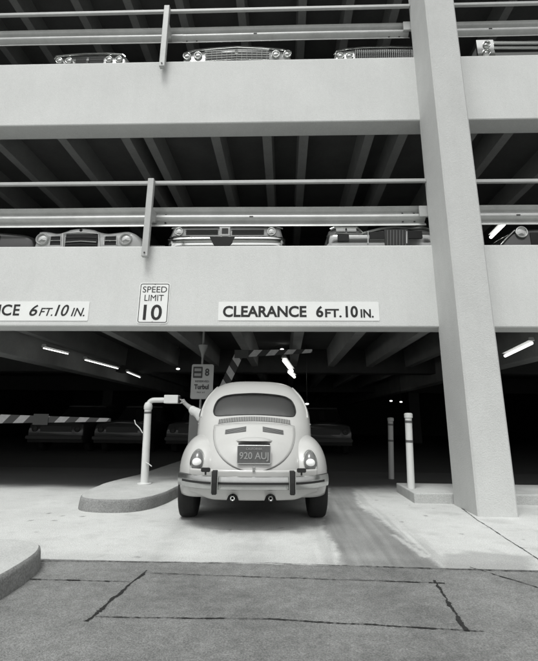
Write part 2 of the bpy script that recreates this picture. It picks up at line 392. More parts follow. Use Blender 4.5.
# ------------------------------------------------------------------ parking garage (building)
G = thing('parking_garage', 'open multi-storey concrete parking garage with white spandrels filling the photo', 'parking garage', (0, YS, 0))
def gp(mb, name, m, bev=.012, label=None):
    o = mb.build(name, m, G); o.matrix_parent_inverse = Matrix.Translation((0, -YS, 0))
    if bev: bevel(o, bev)
    if label: o['label'] = label
    return o
XC0, XC1, YC0 = 2.066, 2.49, 5.273
for k in range(3):
    z0, z1 = B1 + FF * k, T1 + FF * k
    gp(MB().box(XL, XR, YS, YS + .36, z0, z1), 'spandrel', M['stucco'], .018)
def colmb(xo=0):
    mb = MB(); rings = []
    for z in [-.05, .5, 1, 2, 3, 4.5, 6, 8, 11.6]:
        f = max(0, 1 - z / 2.2) * .004
        a, b = XC0 + xo - f, XC1 + xo + f; c = .02
        rings.append([(a + c, YC0, z), (b - c, YC0, z), (b, YC0 + c, z), (b, YS + .03, z), (a, YS + .03, z), (a, YC0 + c, z)])
    return mb.rings(rings)
for xo in (-12.6, 0, 12.6): gp(colmb(xo), 'column', M['column'], 0)
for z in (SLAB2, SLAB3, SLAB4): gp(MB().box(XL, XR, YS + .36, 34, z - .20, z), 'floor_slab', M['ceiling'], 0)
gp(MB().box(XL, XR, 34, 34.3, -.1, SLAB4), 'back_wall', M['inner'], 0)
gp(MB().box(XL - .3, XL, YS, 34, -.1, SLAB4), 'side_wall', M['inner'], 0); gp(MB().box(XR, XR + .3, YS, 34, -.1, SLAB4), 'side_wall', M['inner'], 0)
def stem(X, zt, dp, wd=.17):
    return MB().rings([[(X - wd / 2 - .03, y, zt), (X - wd / 2, y, zt - dp), (X + wd / 2, y, zt - dp), (X + wd / 2 + .03, y, zt)] for y in (YS + .36, 33.9)])
for px in (-30, 71, 150, 226, 302, 376, 452, 530, 610):
    gp(stem(atY(px, 333, 6.5).x, SLAB2 - .20, .50, .18), 'ceiling_beam', M['rib'], 0)
for zt, pxs in ((SLAB3 - .20, (-82, -20, 52, 118, 142, 212, 266, 305, 374, 409, 482, 520, 600)), (SLAB4 - .20, (-82, -30, 40, 100, 160, 232, 306, 363, 420, 482, 560))):
    for px in pxs: gp(stem(atY(px, 134, 6.5).x, zt, .42, .16), 'ceiling_beam', M['rib'], 0)
gx = atZ(14, 356, 2.06).x
for xg in (gx, gx + 9.6):
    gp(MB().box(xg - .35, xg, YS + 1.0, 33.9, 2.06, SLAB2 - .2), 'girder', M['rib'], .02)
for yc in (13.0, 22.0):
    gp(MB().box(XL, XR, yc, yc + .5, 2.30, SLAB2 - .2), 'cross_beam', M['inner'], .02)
for xx, yy in ((-8.9, 22.0), (5.9, 22), (-1.9, 22)):
    gp(MB().box(xx, xx + .5, yy, yy + .5, -.02, 2.3), 'inner_column', M['vent'], .02)

# ------------------------------------------------------------------ guardrails
def wprofile():
    P = [(0, -.085), (.01, -.067), (.045, -.055), (.070, -.006), (.090, -.006), (.118, -.070), (.155, -.086), (.192, -.070), (.220, -.006), (.240, -.006), (.265, -.055), (.30, -.067), (.31, -.085)]
    out = []
    for i in range(len(P) - 1):
        for q in range(3):
            t = q / 3; out.append((P[i][0] + (P[i + 1][0] - P[i][0]) * t, P[i][1] + (P[i + 1][1] - P[i][1]) * t))
    out.append(P[-1])
    for _ in range(2): out = [out[0]] + [tuple((out[i - 1][j] + 2 * out[i][j] + out[i + 1][j]) / 4 for j in (0, 1)) for i in range(1, len(out) - 1)] + [out[-1]]
    return out
WP = wprofile()
def guardrail(x0, x1, zb, label, posts, splices, zrail, end_l=False, end_r=False, mid=None):
    root = thing('guardrail', label, 'guardrail', ((x0 + x1) / 2, YS + .05, zb)); ox, oy, oz = root.location
    yb = YS + .20
    def beam(a, b, dy=0, s=1):
        back = [(z + (0 if s == 1 else 0), y + .006) for z, y in WP]
        prof = WP + back[::-1]
        xs = [a + (b - a) * k / 24 for k in range(25)]
        sag = lambda x: .004 * math.sin(x * 1.3 + zb)
        return MB().rings([[(x - ox, yb + dy + y - oy, zb + z * (1) + sag(x) - oz) for z, y in prof] for x in xs])
    cuts = [x0] + splices + [x1]
    for i in range(len(cuts) - 1):
        a, b = cuts[i], cuts[i + 1]
        o = beam(a - (.0 if i == 0 else .28), b, -.004 * (i % 2)).build('rail_beam', M['galv'], root); autosmooth(o, 50)
    for s_ in splices + ([x1 - .10] if end_r else []):
        for dx in (-.22, -.05):
            for z in (.095, .215): MB().lathe([(.015, -.012), (.015, .0)], 'Y', 10, (s_ + dx - ox, yb - .012 - oy, zb + z - oz)).build('bolt', M['darkmetal'], root)
    for k in range(int((x1 - x0) / 1.9)):
        xk = x0 + .9 + k * 1.9
        MB().prism(rrect(xk - .03 - ox, xk + .03 - ox, zb + .146 - oz, zb + .166 - oz, .009), lambda a, b: (a, yb - .084 - oy, b), lambda a, b: (a, yb - .07 - oy, b)).build('slot', M['grille'], root)
    for X, z0, z1 in posts:     # spacer block between post and beam
        bevel(MB().box(X - .04 - ox, X + .04 - ox, YS - .047 - oy, yb - .0 - oy, zb + .08 - oz, zb + .23 - oz).build('spacer', M['postpaint'], root), .004)
    if zrail:
        o = MB().box(x0 - ox, x1 - ox, YS - .045 - oy, YS + .005 - oy, zrail - .052 - oz, zrail - oz).build('top_rail', M['postpaint'], root); bevel(o, .008, 3)
    for X, z0, z1 in posts:
        o = MB().box(X - .045 - ox, X + .045 - ox, YS - .125 - oy, YS - .048 - oy, z0 - oz, z1 - oz).build('post', M['postpaint'], root); bevel(o, .008, 3)
        for z in (z0 + .05,): MB().lathe([(.012, -.010), (.012, 0)], 'Y', 8, (X - ox, YS - .126 - oy, z - oz)).build('anchor_bolt', M['darkmetal'], root)
    if end_r:
        bevel(MB().box(x1 - .10 - ox, x1 + .035 - ox, yb - .13 - oy, yb - .09 - oy, zb + .12 - oz, zb + .29 - oz).build('end_block', M['postpaint'], root), .005)
    return root
r2, r3 = 3.735, 7.10
ptop = 4.405
guardrail(-9, XC0 - .004, r2, 'long galvanised guardrail with pipe rail and post, left of column on the middle level', [(-1.975, T1 - .20, ptop), (-8.0, T1 - .2, ptop)], [-1.75, -5.9], ptop, end_r=True)
guardrail(XC1 + .004, 9, r2, 'short galvanised guardrail section right of the column on the middle level', [(8.0, T1 - .20, ptop)], [5.5], ptop - .02)
guardrail(-9, XC0 - .004, r3, 'long galvanised guardrail with dark bolt marks, left of column on the top level', [(-1.965, T1 + FF - .20, ptop + FF), (-8.0, T1 + FF - .2, ptop + FF)], [-1.45, -5.6], ptop + FF, end_r=True)
guardrail(XC1 + .004, 9, r3, 'galvanised guardrail section right of the column on the top level', [(8.0, T1 + FF - .20, ptop + FF)], [5.9], ptop + FF)

# ------------------------------------------------------------------ signs on the lower spandrel
def flat_sign(name, label, x0, x1, z0, z1, rad, m, thick=.006, rot=0, y=YS):
    cx, cz = (x0 + x1) / 2, (z0 + z1) / 2
    root = thing(name, label, 'sign', (cx, y, cz)); root.rotation_euler = (0, rot, 0)
    o = MB().prism(rrect(x0 - cx, x1 - cx, z0 - cz, z1 - cz, rad), lambda a, b: (a, -thick, b), lambda a, b: (a, -.001, b)).build('panel', m, root)
    return root, cx, cz
def px_text(root, cx, cz, body, p0, p1, Y, bold=0, shear=0, m=None, th=.006):
    a, b = atY(p0[0], p1[1], Y), atY(p1[0], p0[1], Y)
    a2, b2 = atY(p0[0], p0[1], Y), atY(p1[0], p1[1], Y)
    return text(body, (a.x + a2.x) / 2 - cx, (b.x + b2.x) / 2 - cx, a.z - cz, b.z - cz, -th - .0005, m or M['ink'], root, 'lettering', bold, shear)
a, b = atY(218, 320.5, YS), atY(378.5, 302, YS)
rt, cx, cz = flat_sign('clearance_sign', 'long white sign reading CLEARANCE 6FT. 10IN. above the car', a.x, b.x, a.z, b.z, .012, M['signwhite'])
for s_, p0, p1, bo in (('CLEARANCE', (223, 306), (306.5, 317.2), .03), ('6', (316, 306), (323.3, 317.4), .028), ('FT.', (325, 309), (341.5, 317.5), .028), ('10', (345.5, 306), (357.8, 317.6), .028), ('IN.', (360.5, 309.3), (373.5, 317.8), .028)):
    px_text(rt, cx, cz, s_, p0, p1, YS, bo)
a, b = atY(-78, 320.5, YS), atY(90, 301.5, YS)
rt, cx, cz = flat_sign('clearance_sign', 'white sign with slanted CLEARANCE 6FT. 10IN. cut off by the left edge', a.x, b.x, a.z, b.z, .012, M['signwhite'])
for s_, p0, p1, bo, sh in (('CLEARANC', (-64, 304.5), (12.0, 315.6), .02, 0), ('E', (13.8, 304.5), (20, 315.6), .02, 0), ('6', (30, 304.8), (38, 316), .012, .25), ('FT.', (39.5, 308), (53, 316), .008, .25), ('10', (55.5, 304.8), (69, 316.2), .012, .25), ('IN.', (71.5, 308), (85, 316.4), .008, .25)):
    px_text(rt, cx, cz, s_, p0, p1, YS, bo, sh)
# speed limit sign
a = atY(140.2, 283, YS); b = atY(167.8, 323.6, YS)
X0, X1, Z0, Z1 = a.x, b.x, b.z, a.z; rt, cx, cz = flat_sign('speed_limit_sign', 'upright white sign with black border reading SPEED LIMIT 10', X0, X1 , Z0, Z1, .035, M['signwhite'], rot=R(.2))
hw, hh = (X1 - X0) / 2, (Z1 - Z0) / 2
def frame_mesh(hw, hh, ins, th, rad, y, m, parent, name='border'):
    o_ = rrect(-hw + ins, hw - ins, -hh + ins, hh - ins, rad); i_ = rrect(-hw + ins + th, hw - ins - th, -hh + ins + th, hh - ins - th, max(.004, rad - th))
    mb = MB(); A = [mb.b.verts.new((p[0], y, p[1])) for p in o_]; B = [mb.b.verts.new((p[0], y, p[1])) for p in i_]; n = len(A)
    for i in range(n): mb.b.faces.new((A[i], A[(i + 1) % n], B[(i + 1) % n], B[i]))
    return mb.build(name, m, parent)
frame_mesh(hw, hh, .012, .010, .028, -.0075, M['ink'], rt)
text('SPEED', -hw * .78, hw * .80, hh * .52, hh * .82, -.0065, M['ink'], rt, bold=0)
text('LIMIT', -hw * .62, hw * .62, hh * .10, hh * .40, -.0065, M['ink'], rt, bold=0)
text('10', -hw * .62, hw * .58, -hh * .84, -hh * .08, -.0065, M['ink'], rt, bold=.015)
for z in (hh * .93, -hh * .93):
    MB().lathe([(.008, -.009), (.008, -.006)], 'Y', 8, (0, 0, z)).build('screw', M['darkmetal'], rt)

# ------------------------------------------------------------------ ticket post, island cabinet, gates, signs inside
YT = 6.375
def ticket_post():
    b0 = Vector((-1.885, YT, .13)); root = thing('ticket_post', 'white pipe post with elbow and ticket box reached by the driver', 'ticket machine', b0)
    L = lambda px, py: atY(px, py, YT) - b0
    base = Vector((0, 0, 0)); top = L(148, 409)
    o = MB().tube([base, top], [.053, .048], 24).build('post', M['white'], root, smooth=False); autosmooth(o)
    MB().lathe([(.095, 0), (.095, .012), (.07, .016)], 'Z', 20).build('base_plate', M['white'], root)
    t2 = L(148.5, 403.5); t3 = L(150.2, 399.2) ; c = Vector((t2.x, 0, t3.z))
    o = MB().tube([top - Vector((0, 0, .01)), top + Vector((0, 0, .002)), top.lerp(t2, .55), top.lerp(t2, .9), t2 + Vector((0, 0, .015))], [.050, .058, .059, .052, .040], 24).build('collar', M['white'], root); autosmooth(o, 50)
    zc = L(155, 400.2).z; x0 = t2.x; pts = [Vector((x0, 0, t2.z))]
    for k in range(7):
        a_ = R(90 * k / 6); r = .075; pts.append(Vector((x0 + r - r * math.cos(a_), 0, zc - r + r * math.sin(a_))))
    pts.append(Vector((L(167, 400).x, 0, zc + .003)))
    o = MB().tube(pts, [.036] * (len(pts)), 20).build('elbow_pipe', M['white'], root); autosmooth(o, 60)
    bx0, bx1 = L(165.0, 400).x, L(179.0, 400).x; z0, z1 = L(172, 403.6).z, L(172, 395.2).z
    bevel(MB().box(bx0, bx1, -.07, .08, z0, z1).build('ticket_box', M['white'], root), .01, 3)
    bevel(MB().box(bx1 - .003, bx1 + .018, -.05, .06, z0 + .012, z1 - .012).build('ticket_slot', M['ink'], root), .003)
    o = MB().tube([base.lerp(top, .935), base.lerp(top, .962)], [.0505, .0505], 24).build('band', M['band'], root)
    for pts_ in ([(144, 433), (141, 428), (137, 424), (136, 420)], [(147, 462), (150, 463.5), (153, 466)]):
        MB().tube([L(*p) + Vector((0, -.062, 0)) for p in pts_], .007, 8).build('wire', M['wire'], root)
    return root
ticket_post()

def bollard(X, Y, z0, z1, label, m=M['white'], r=.048, lean=0):
    root = thing('bollard', label, 'bollard', (X, Y, z0), group='bollards on the right of the lane'); h = z1 - z0
    mk = lambda a, b: [Vector((lean * a, 0, a)), Vector((lean * b, 0, b))]
    autosmooth(MB().tube(mk(0, h - .03), [r, r * .97], 24).build('post', m, root))
    autosmooth(MB().lathe([(r, h - .065), (r * 1.18, h - .06), (r * 1.18, h - .012), (r * .9, h), (.002, h + .004)], 'Z', 24, (lean * h, 0, 0)).build('cap', m, root), 40)
    for q in (.60, .865): MB().tube(mk(h * q, h * q + .032), r * 1.03, 24).build('band', M['band'], root)
    return root
bollard(1.672, 6.42, .12, 1.085, 'white bollard with dark bands standing on the kerb beside the column', lean=.030)
pp = atZ(391.4, 479, 0); bollard(pp.x, pp.y, 0, 1.04, 'dim grey bollard standing in shade on the garage floor behind the kerb', mat('shaded_enamel', .42, .6), lean=.045)  # darker copy of the bollard enamel, its shade put into the colour

YG = 8.0
def gate(name, label, cab_x, cab_w, cab_h, z0, segs, stripe):
    root = thing(name, label, 'barrier', (cab_x, YG, z0))
    ca = bevel(MB().box(-cab_w / 2, cab_w / 2, 0, .34, 0, cab_h).build('cabinet', M['cabinet'], root), .02, 3)
    bevel(MB().box(-cab_w / 2 - .015, cab_w / 2 + .015, -.015, .355, cab_h, cab_h + .05).build('cabinet_lid', M['cabinet'], root), .012, 2)
    for si, ((x0, za, h0), (x1, zb, h1)) in enumerate(segs):
        d = Vector((x1 - x0, 0, zb - za)); n = Vector((-d.z, 0, d.x)).normalized(); P0 = Vector((x0 - cab_x, -.05, za - z0)); P1 = Vector((x1 - cab_x, -.05, zb - z0))
        mb = MB(); rings = []
        for P, h in ((P0, h0), (P1, h1)):
            rings.append([P + n * h / 2 + Vector((0, -.015, 0)), P - n * h / 2 + Vector((0, -.015, 0)), P - n * h / 2 + Vector((0, .015, 0)), P + n * h / 2 + Vector((0, .015, 0))])
        mb.rings(rings).build('barrier_arm', stripe if si == 0 else M['stripes_flat'], root)
    return root
p0, p1 = atY(-40, 418.5, YG), atY(112, 420, YG)
gl = gate('barrier_gate', 'lowered barrier arm with slanted black and white stripes at far left', p0.x - .15, .38, 1.15, 0, [((p0.x - .05, p0.z, .19), (p1.x, p1.z, .055))], M['stripes'])
q0, q1 = atY(33, 419, YG - .08), atY(48, 419, YG - .08)
MB().box(q0.x - gl.location.x, q1.x - gl.location.x, -.075, -.066, .855, 1.04).build('arm_plate', M['vent'], gl)
e0, e1, e2 = atY(212, 414, YG), atY(239.5, 354.5, YG), atY(312, 351.5, YG)
gc = gate('folding_gate', 'folding striped barrier arm raised and bent over behind the car', -1.50, .34, .98, .13, [((e0.x, e0.z, .15), (e1.x, e1.z, .15)), ((e1.x - .08, e1.z, .135), (e2.x, e2.z, .06))], M['stripes_small'])
MB().box(e1.x - .08 - gc.location.x, e1.x + .17 - gc.location.x, -.085, -.07, e1.z - .075 - .13, e1.z + .07 - .13).build('hinge_plate', M['vent'], gc)

def sign8():
    Y = 7.5; a, b = atY(190.3, 399, Y), atY(214, 364.5, Y); c = atY(203, 345, Y)
    x0, x1, z0, z1 = a.x, b.x, a.z, b.z; cx = (x0 + x1) / 2
    root = thing('lane_sign', 'small grey hanging sign with a big 8 above the island', 'sign', (cx, Y, .13))
    k = lambda z: z - .13; P = c.x - cx
    MB().tube([(P, .02, 0), (P, .02, SLAB2 - .2 - .13)], .018, 12).build('pole', M['cabinet'], root)
    MB().lathe([(.02, k(z1 + .12)), (.028, k(z1 + .17)), (.075, k(c.z - .03)), (.08, k(c.z))], 'Z', 20, (P, .02, 0)).build('bracket', M['cabinet'], root)
    w2 = (x1 - x0) / 2
    MB().prism(rrect(-w2, w2, k(z0), k(z1), .03), lambda p, q: (p, -.012, q), lambda p, q: (p, -.002, q)).build('panel', M['signgrey'], root)
    H = z1 - z0; zz = lambda f: k(z0 + H * f); y = -.0125
    MB().prism(rrect(-w2 * .86, w2 * .0, zz(.60), zz(.93), .012), lambda p, q: (p, y - .002, q), lambda p, q: (p, y, q)).build('emblem', M['signink'], root)
    for f0, f1 in ((.80, .88), (.66, .735)): MB().box(-w2 * .74, -w2 * .12, y - .005, y - .003, zz(f0), zz(f1)).build('emblem_bar', M['cabinet'], root)
    text('8', w2 * .22, w2 * .62, zz(.66), zz(.88), y, M['signink'], root, bold=.03)
    text('RESERVED', -w2 * .62, w2 * .62, zz(.475), zz(.53), y, M['signink'], root, bold=.02)
    text('Turbul', -w2 * .70, w2 * .62, zz(.275), zz(.42), y, M['signink'], root, bold=.045)
    text('PAY AT', -w2 * .42, w2 * .32, zz(.165), zz(.21), y, M['signink'], root, bold=.01)
sign8()

# ------------------------------------------------------------------ fluorescent lights
def tube_light(pa, pb, label, zc=None, yb=None, m=None, r=.022, group='fluorescent tubes under the ceilings'):
    a, b = (atZ(*pa, zc), atZ(*pb, zc)) if zc else (atY(*pa, yb[0]), atY(*pb, yb[1]))
    root = thing('fluorescent_light', label, 'ceiling light', a, group=group)
    d = b - a
    MB().tube([Vector((0, 0, 0)), d], r, 10).build('tube', m or M['tube'], root)
    ez = Vector((0, 0, r + .018)); dn = d.normalized(); s_ = dn.cross(Vector((0, 0, 1))).normalized() * .055
    mb = MB(); mb.rings([[p + ez + s_, p + ez - s_, p + ez - s_ * .7 + Vector((0, 0, .05)), p + ez + s_ * .7 + Vector((0, 0, .05))] for p in (Vector(), d)])
    mb.build('fixture', M['cabinet'], root)
    return root
for (pa, pb), l in zip((((43.5, 348.2), (68, 354)), ((85, 360), (118, 368.7)), ((127, 372.2), (140, 377.5))), ('nearest', 'middle', 'farthest')):
    tube_light(pa, pb, '%s of the three lit tubes along the girder at left' % l, zc=2.22, r=.009)
tube_light((284, 360.5), (292, 371), 'lit tube above the car roof, just below the raised striped arm', yb=(9.0, 10.5), r=.035)
tube_light((289, 372), (294.5, 377), 'stubby lit tube just below the one above the car roof', yb=(11.5, 12.5), r=.035)
tube_light((505, 356), (532, 343), 'lit tube right of the column on the ground level', yb=(7.6, 6.9), r=.022)
tube_light((491, 237), (504, 224), 'lit tube seen under the rail right of the column, middle level', yb=(9.6, 8.6), r=.038)
for px, py, Y, l in ((391, 401, 16, 'brighter of two small distant lamps seen left of the column'), (401, 402, 16.5, 'fainter of two small distant lamps seen left of the column'), (424, 361, 14, 'tiny high lamp dot left of the column'), (307, 404, 12, 'tiny lamp dot beside the right edge of the car roof'),
                     (178, 369, 12, 'tiny lamp dot left of the hanging sign'), (146, 371, 18, 'tiny upper lamp beyond the row of tubes at left'), (150, 378.5, 20, 'tiny lower lamp beyond the row of tubes at left'), (282, 349.5, 12, 'small lamp just above the raised striped arm')):
    p = atY(px, py, Y); root = thing('ceiling_lamp', l, 'ceiling light', p, group='small lamps deep in the garage')
    MB().lathe([(.001, -.02), (.035, -.018), (.05, 0), (.04, .02), (.001, .022)], 'Z', 12).build('globe', M['lamp'], root)
    if p.z < 2.9: MB().tube([(0, 0, .02), (0, 0, 2.95 - p.z)], .006, 6).build('stem', M['darkmetal'], root)

# ------------------------------------------------------------------ the rounded cream car in the lane
HT = [(.10, .50), (.14, .60), (.2, .69), (.3, .785), (.45, .88), (.6, .965), (.8, 1.075), (1.0, 1.175), (1.2, 1.27), (1.45, 1.37), (1.7, 1.44), (2.0, 1.485), (2.25, 1.49), (2.5, 1.455), (2.64, 1.40), (2.95, 1.03), (3.2, .95), (3.5, .85), (3.75, .70), (3.88, .5)]
WT = [(.10, .10), (.14, .27), (.2, .38), (.3, .465), (.45, .53), (.6, .575), (.8, .615), (1.0, .64), (1.3, .662), (1.6, .672), (2.2, .672), (2.6, .65), (2.95, .60), (3.3, .50), (3.6, .38), (3.88, .2)]
ZT = [(.10, .42), (.2, .43), (.3, .46), (.45, .53), (.6, .60), (.8, .70), (1.0, .80), (1.2, .88), (2.6, .9), (2.95, .75), (3.3, .6), (3.88, .4)]
BT = [(.10, .38), (.3, .34), (.6, .29), (3.6, .29), (3.88, .38)]
def ne(d): return interp([(.1, 2.3), (.6, 2.35), (1.0, 2.7), (1.5, 3.3), (2.5, 3.3), (3.0, 2.6), (3.88, 2.3)], d)
def hx(d, z):
    h, W, z0 = interp(HT, d), interp(WT, d), interp(ZT, d)
    if z >= h: return -1
    if z <= z0: return W
    NE = ne(d); return W * (1 - ((z - z0) / (h - z0)) ** NE) ** (1 / NE)
def rear_d(x, z):
    x = abs(x); lo = .10
    d = .10
    while d < 2.2 and hx(d, z) < x: d += .02
    lo, hi = d - .02, d
    for _ in range(18):
        m_ = (lo + hi) / 2
        if hx(m_, z) < x: lo = m_
        else: hi = m_
    return hi
def front_d(x, z):
    d = 3.9; x = abs(x)
    while d > 2.2 and hx(d, z) < x: d -= .02
    lo, hi = d, d + .02
    for _ in range(18):
        m_ = (lo + hi) / 2
        if hx(m_, z) < x: hi = m_
        else: lo = m_
    return lo
def RP(x, z, off=0):
    e = .006; p = Vector((x, rear_d(x, z), z))
    if not off: return p
    dx = (rear_d(x + e, z) - rear_d(x - e, z)) / (2 * e); dz = (rear_d(x, z + e) - rear_d(x, z - e)) / (2 * e)
    n = Vector((dx, -1, dz)).normalized(); return p + n * off

CAR_A = R(3.8); P0 = Vector((-.278, 4.25, 0)); FWD = Vector((-math.sin(CAR_A), math.cos(CAR_A), 0)); SIDE = Vector((math.cos(CAR_A), math.sin(CAR_A), 0))
car = thing('small_car', 'rounded cream two-door car seen from behind, stopped at the ticket post', 'car', P0 + FWD * 2.0, CAR_A)
def cl(p): p = Vector(p); return Vector((p.x, p.y - 2.0, p.z))       # car frame (y = distance from the rear) to empty frame
def cw(p): p = Vector(p); return P0 + SIDE * p.x + FWD * p.y + Vector((0, 0, p.z))
class CB(MB):
    def mesh(s, name):
        for v in s.b.verts: v.co.y -= 2.0
        return MB.mesh(s, name)
def section(d, N=22):
    h, W, z0, zb = interp(HT, d), interp(WT, d), interp(ZT, d), interp(BT, d); NE = ne(d)
    half = [(W * .93, zb)] + [(W * (.93 + .07 * math.sin(k * math.pi / 10)), zb + (z0 - zb) * k / 5) for k in (1, 2, 3, 4)]
    for k in range(N + 1):
        t = math.pi / 2 * k / N; half.append((W * math.cos(t) ** (2 / NE) if k < N else 0, z0 + (h - z0) * math.sin(t) ** (2 / NE)))
    return [(x, d, z) for x, z in half] + [(-x, d, z) for x, z in half[-2::-1]]
ds = [.10, .105, .115, .13, .15, .175, .2, .23, .26, .3, .35] + [.4 + .05 * i for i in range(45)] + [2.64, 2.7, 2.76, 2.82, 2.88, 2.94, 3.0, 3.1, 3.2, 3.3, 3.4, 3.5, 3.6, 3.68, 3.75, 3.8, 3.84, 3.88]
ds = sorted(set(round(d, 4) for d in ds))
def body_base(shrink=0, thick=.02):
    me = CB().rings([section(d) for d in ds]).mesh('body')
    o = bpy.data.objects.new('tmp', me); C.objects.link(o)
    if shrink:
        me.update(); nr = [v.normal.copy() for v in me.vertices]
        for v, n in zip(me.vertices, nr): v.co -= n * shrink
    s_ = o.modifiers.new('s', 'SOLIDIFY'); s_.thickness = thick; s_.offset = -1
    bpy.context.view_layer.update()
    m2 = bpy.data.meshes.new_from_object(o.evaluated_get(bpy.context.evaluated_depsgraph_get())); bpy.data.objects.remove(o)
    return m2
def boolean(me, cutters, op):
    o = bpy.data.objects.new('tmp', me.copy()); C.objects.link(o); tmp = []
    for c in cutters:
        co = bpy.data.objects.new('cut', c); C.objects.link(co); tmp.append(co)
        b = o.modifiers.new('b', 'BOOLEAN'); b.object = co; b.operation = op; b.solver = 'EXACT'
    bpy.context.view_layer.update()
    m2 = bpy.data.meshes.new_from_object(o.evaluated_get(bpy.context.evaluated_depsgraph_get()))
    bpy.data.objects.remove(o); [bpy.data.objects.remove(t) for t in tmp]
    return m2
def smooth_outline(P, it=3, sub=5):
    out = []
    for i in range(len(P)):
        a_, b_ = P[i], P[(i + 1) % len(P)]
        out += [(a_[0] + (b_[0] - a_[0]) * k / sub, a_[1] + (b_[1] - a_[1]) * k / sub) for k in range(sub)]
    n = len(out)
    for _ in range(it): out = [tuple((out[i - 1][j] + 2 * out[i][j] + out[(i + 1) % n][j]) / 4 for j in (0, 1)) for i in range(n)]
    return out
REAR_W = smooth_outline([(-.43, 1.005), (-.2, 1.022), (0, 1.028), (.2, 1.022), (.43, 1.005), (.465, 1.06), (.462, 1.13), (.435, 1.20), (.37, 1.245), (.25, 1.268), (0, 1.285), (-.25, 1.268), (-.37, 1.245), (-.435, 1.20), (-.462, 1.13), (-.465, 1.06)], 4, 6)
WIND = smooth_outline([(-.46, 1.07), (0, 1.08), (.46, 1.07), (.50, 1.12), (.44, 1.31), (.36, 1.36), (0, 1.375), (-.36, 1.36), (-.44, 1.31), (-.50, 1.12)], 3, 6)
QWIN = smooth_outline([(1.30, 1.0), (1.72, .99), (1.76, 1.02), (1.76, 1.30), (1.70, 1.325), (1.52, 1.28), (1.32, 1.15), (1.22, 1.05)], 3, 5)
DWIN = smooth_outline([(1.88, .985), (2.66, .985), (2.70, 1.02), (2.55, 1.24), (2.46, 1.325), (2.36, 1.345), (1.90, 1.345), (1.85, 1.31), (1.85, 1.01)], 3, 5)
def cut_y(P, d0, d1): return CB().prism(P, lambda x, z: (x, d0, z), lambda x, z: (x, d1, z)).mesh('c')
def cut_x(P, x0, x1): return CB().prism(P, lambda d, z: (x0, d, z), lambda d, z: (x1, d, z)).mesh('c')
shell = boolean(body_base(), [cut_y(REAR_W, .4, 1.6), cut_y(WIND, 2.3, 3.3), cut_x(QWIN, -1, 1), cut_x(DWIN, -1, 1)], 'DIFFERENCE')
bo = link('body', shell, M['beetle'], car); autosmooth(bo, 38)
gb = body_base(.008, .004)
for nm, c in (('rear_window', cut_y(REAR_W, .4, 1.6)), ('windscreen', cut_y(WIND, 2.3, 3.3)), ('side_window', cut_x(QWIN, -1, 0)), ('side_window', cut_x(QWIN, 0, 1)), ('side_window', cut_x(DWIN, 0, 1))):
    o = link(nm, boolean(gb, [c], 'INTERSECT'), M['glass'], car); autosmooth(o, 40)
# rubber seals and bright trim round the windows
rw = [o for o in car.children if o.name.startswith('rear_window')][0]
CB().tube([RP(x, z, .001) for x, z in REAR_W], .0055, 8, closed=True).build('window_seal', M['rubber'], car, smooth=True)
cx_ = sum(p[1] for p in REAR_W) / len(REAR_W)
CB().tube([(x, front_d(x, z) + .002, z) for x, z in WIND], .010, 8, closed=True).build('window_seal', M['rubber'], car, smooth=True)
for P in (QWIN, DWIN):
    for s_ in (-1, 1): CB().tube([(s_ * (hx(d, z) + .001), d, z) for d, z in P], .008, 8, closed=True).build('window_seal', M['rubber'], car, smooth=True)

# engine lid: a raised panel following the tail
ZL0, ZL1, WL = .515, .945, .445
def wl(z):
    t = max(0, min(1, (ZL1 - z) / (ZL1 - ZL0))); return WL * max(0, 1 - t ** 2.1) ** (1 / 2.1) * (1 - .05 * (1 - t))
def lidf(u, v):
    z = ZL0 + .002 + (ZL1 - ZL0 - .002) * (v ** 1.3); x = (2 * u - 1) * wl(z); z -= .22 * x * x * v ** 2.2 * .8
    eu = min(u, 1 - u) * 2; ev = min((1 - v) * 3, 1); edge = min(eu * (wl(z) / .2 + .3), ev, max(0.0, (z - ZL0) / .04)); edge = max(0, min(1, edge / .16))
    bulge = .026 * math.exp(-((z - .70) / .085) ** 2) * math.exp(-(x / .26) ** 4)
    return RP(x, z, -.006 + .016 * edge ** .5 + bulge)
lid = CB().grid(lidf, 72, 54).build('engine_lid', M['beetle'], car, smooth=True)
edge = []
for k in range(61):
    v = k / 60; z = ZL1 - (ZL1 - ZL0 - .0015) * (1 - (1 - v) ** 1.5); edge.append((wl(z), z - .22 * .8 * wl(z) ** 2 * ((z - ZL0) / (ZL1 - ZL0)) ** 1.7))
seam_pts = [(x, z) for x, z in edge] + [(-x, z) for x, z in edge[::-1]]
CB().tube([RP(x, z, .001) for x, z in seam_pts] + [RP(-WL * .95 + WL * 1.9 * k / 20, ZL1 - .176 * (-WL * .95 + WL * 1.9 * k / 20) ** 2, .001) for k in range(1, 20)], .0018, 6, closed=True).build('lid_gap', M['vent'], car)
def lidP(x, z, off=0):
    return RP(x, z, .010 + .026 * math.exp(-((z - .70) / .085) ** 2) * math.exp(-(x / .26) ** 4) + off)
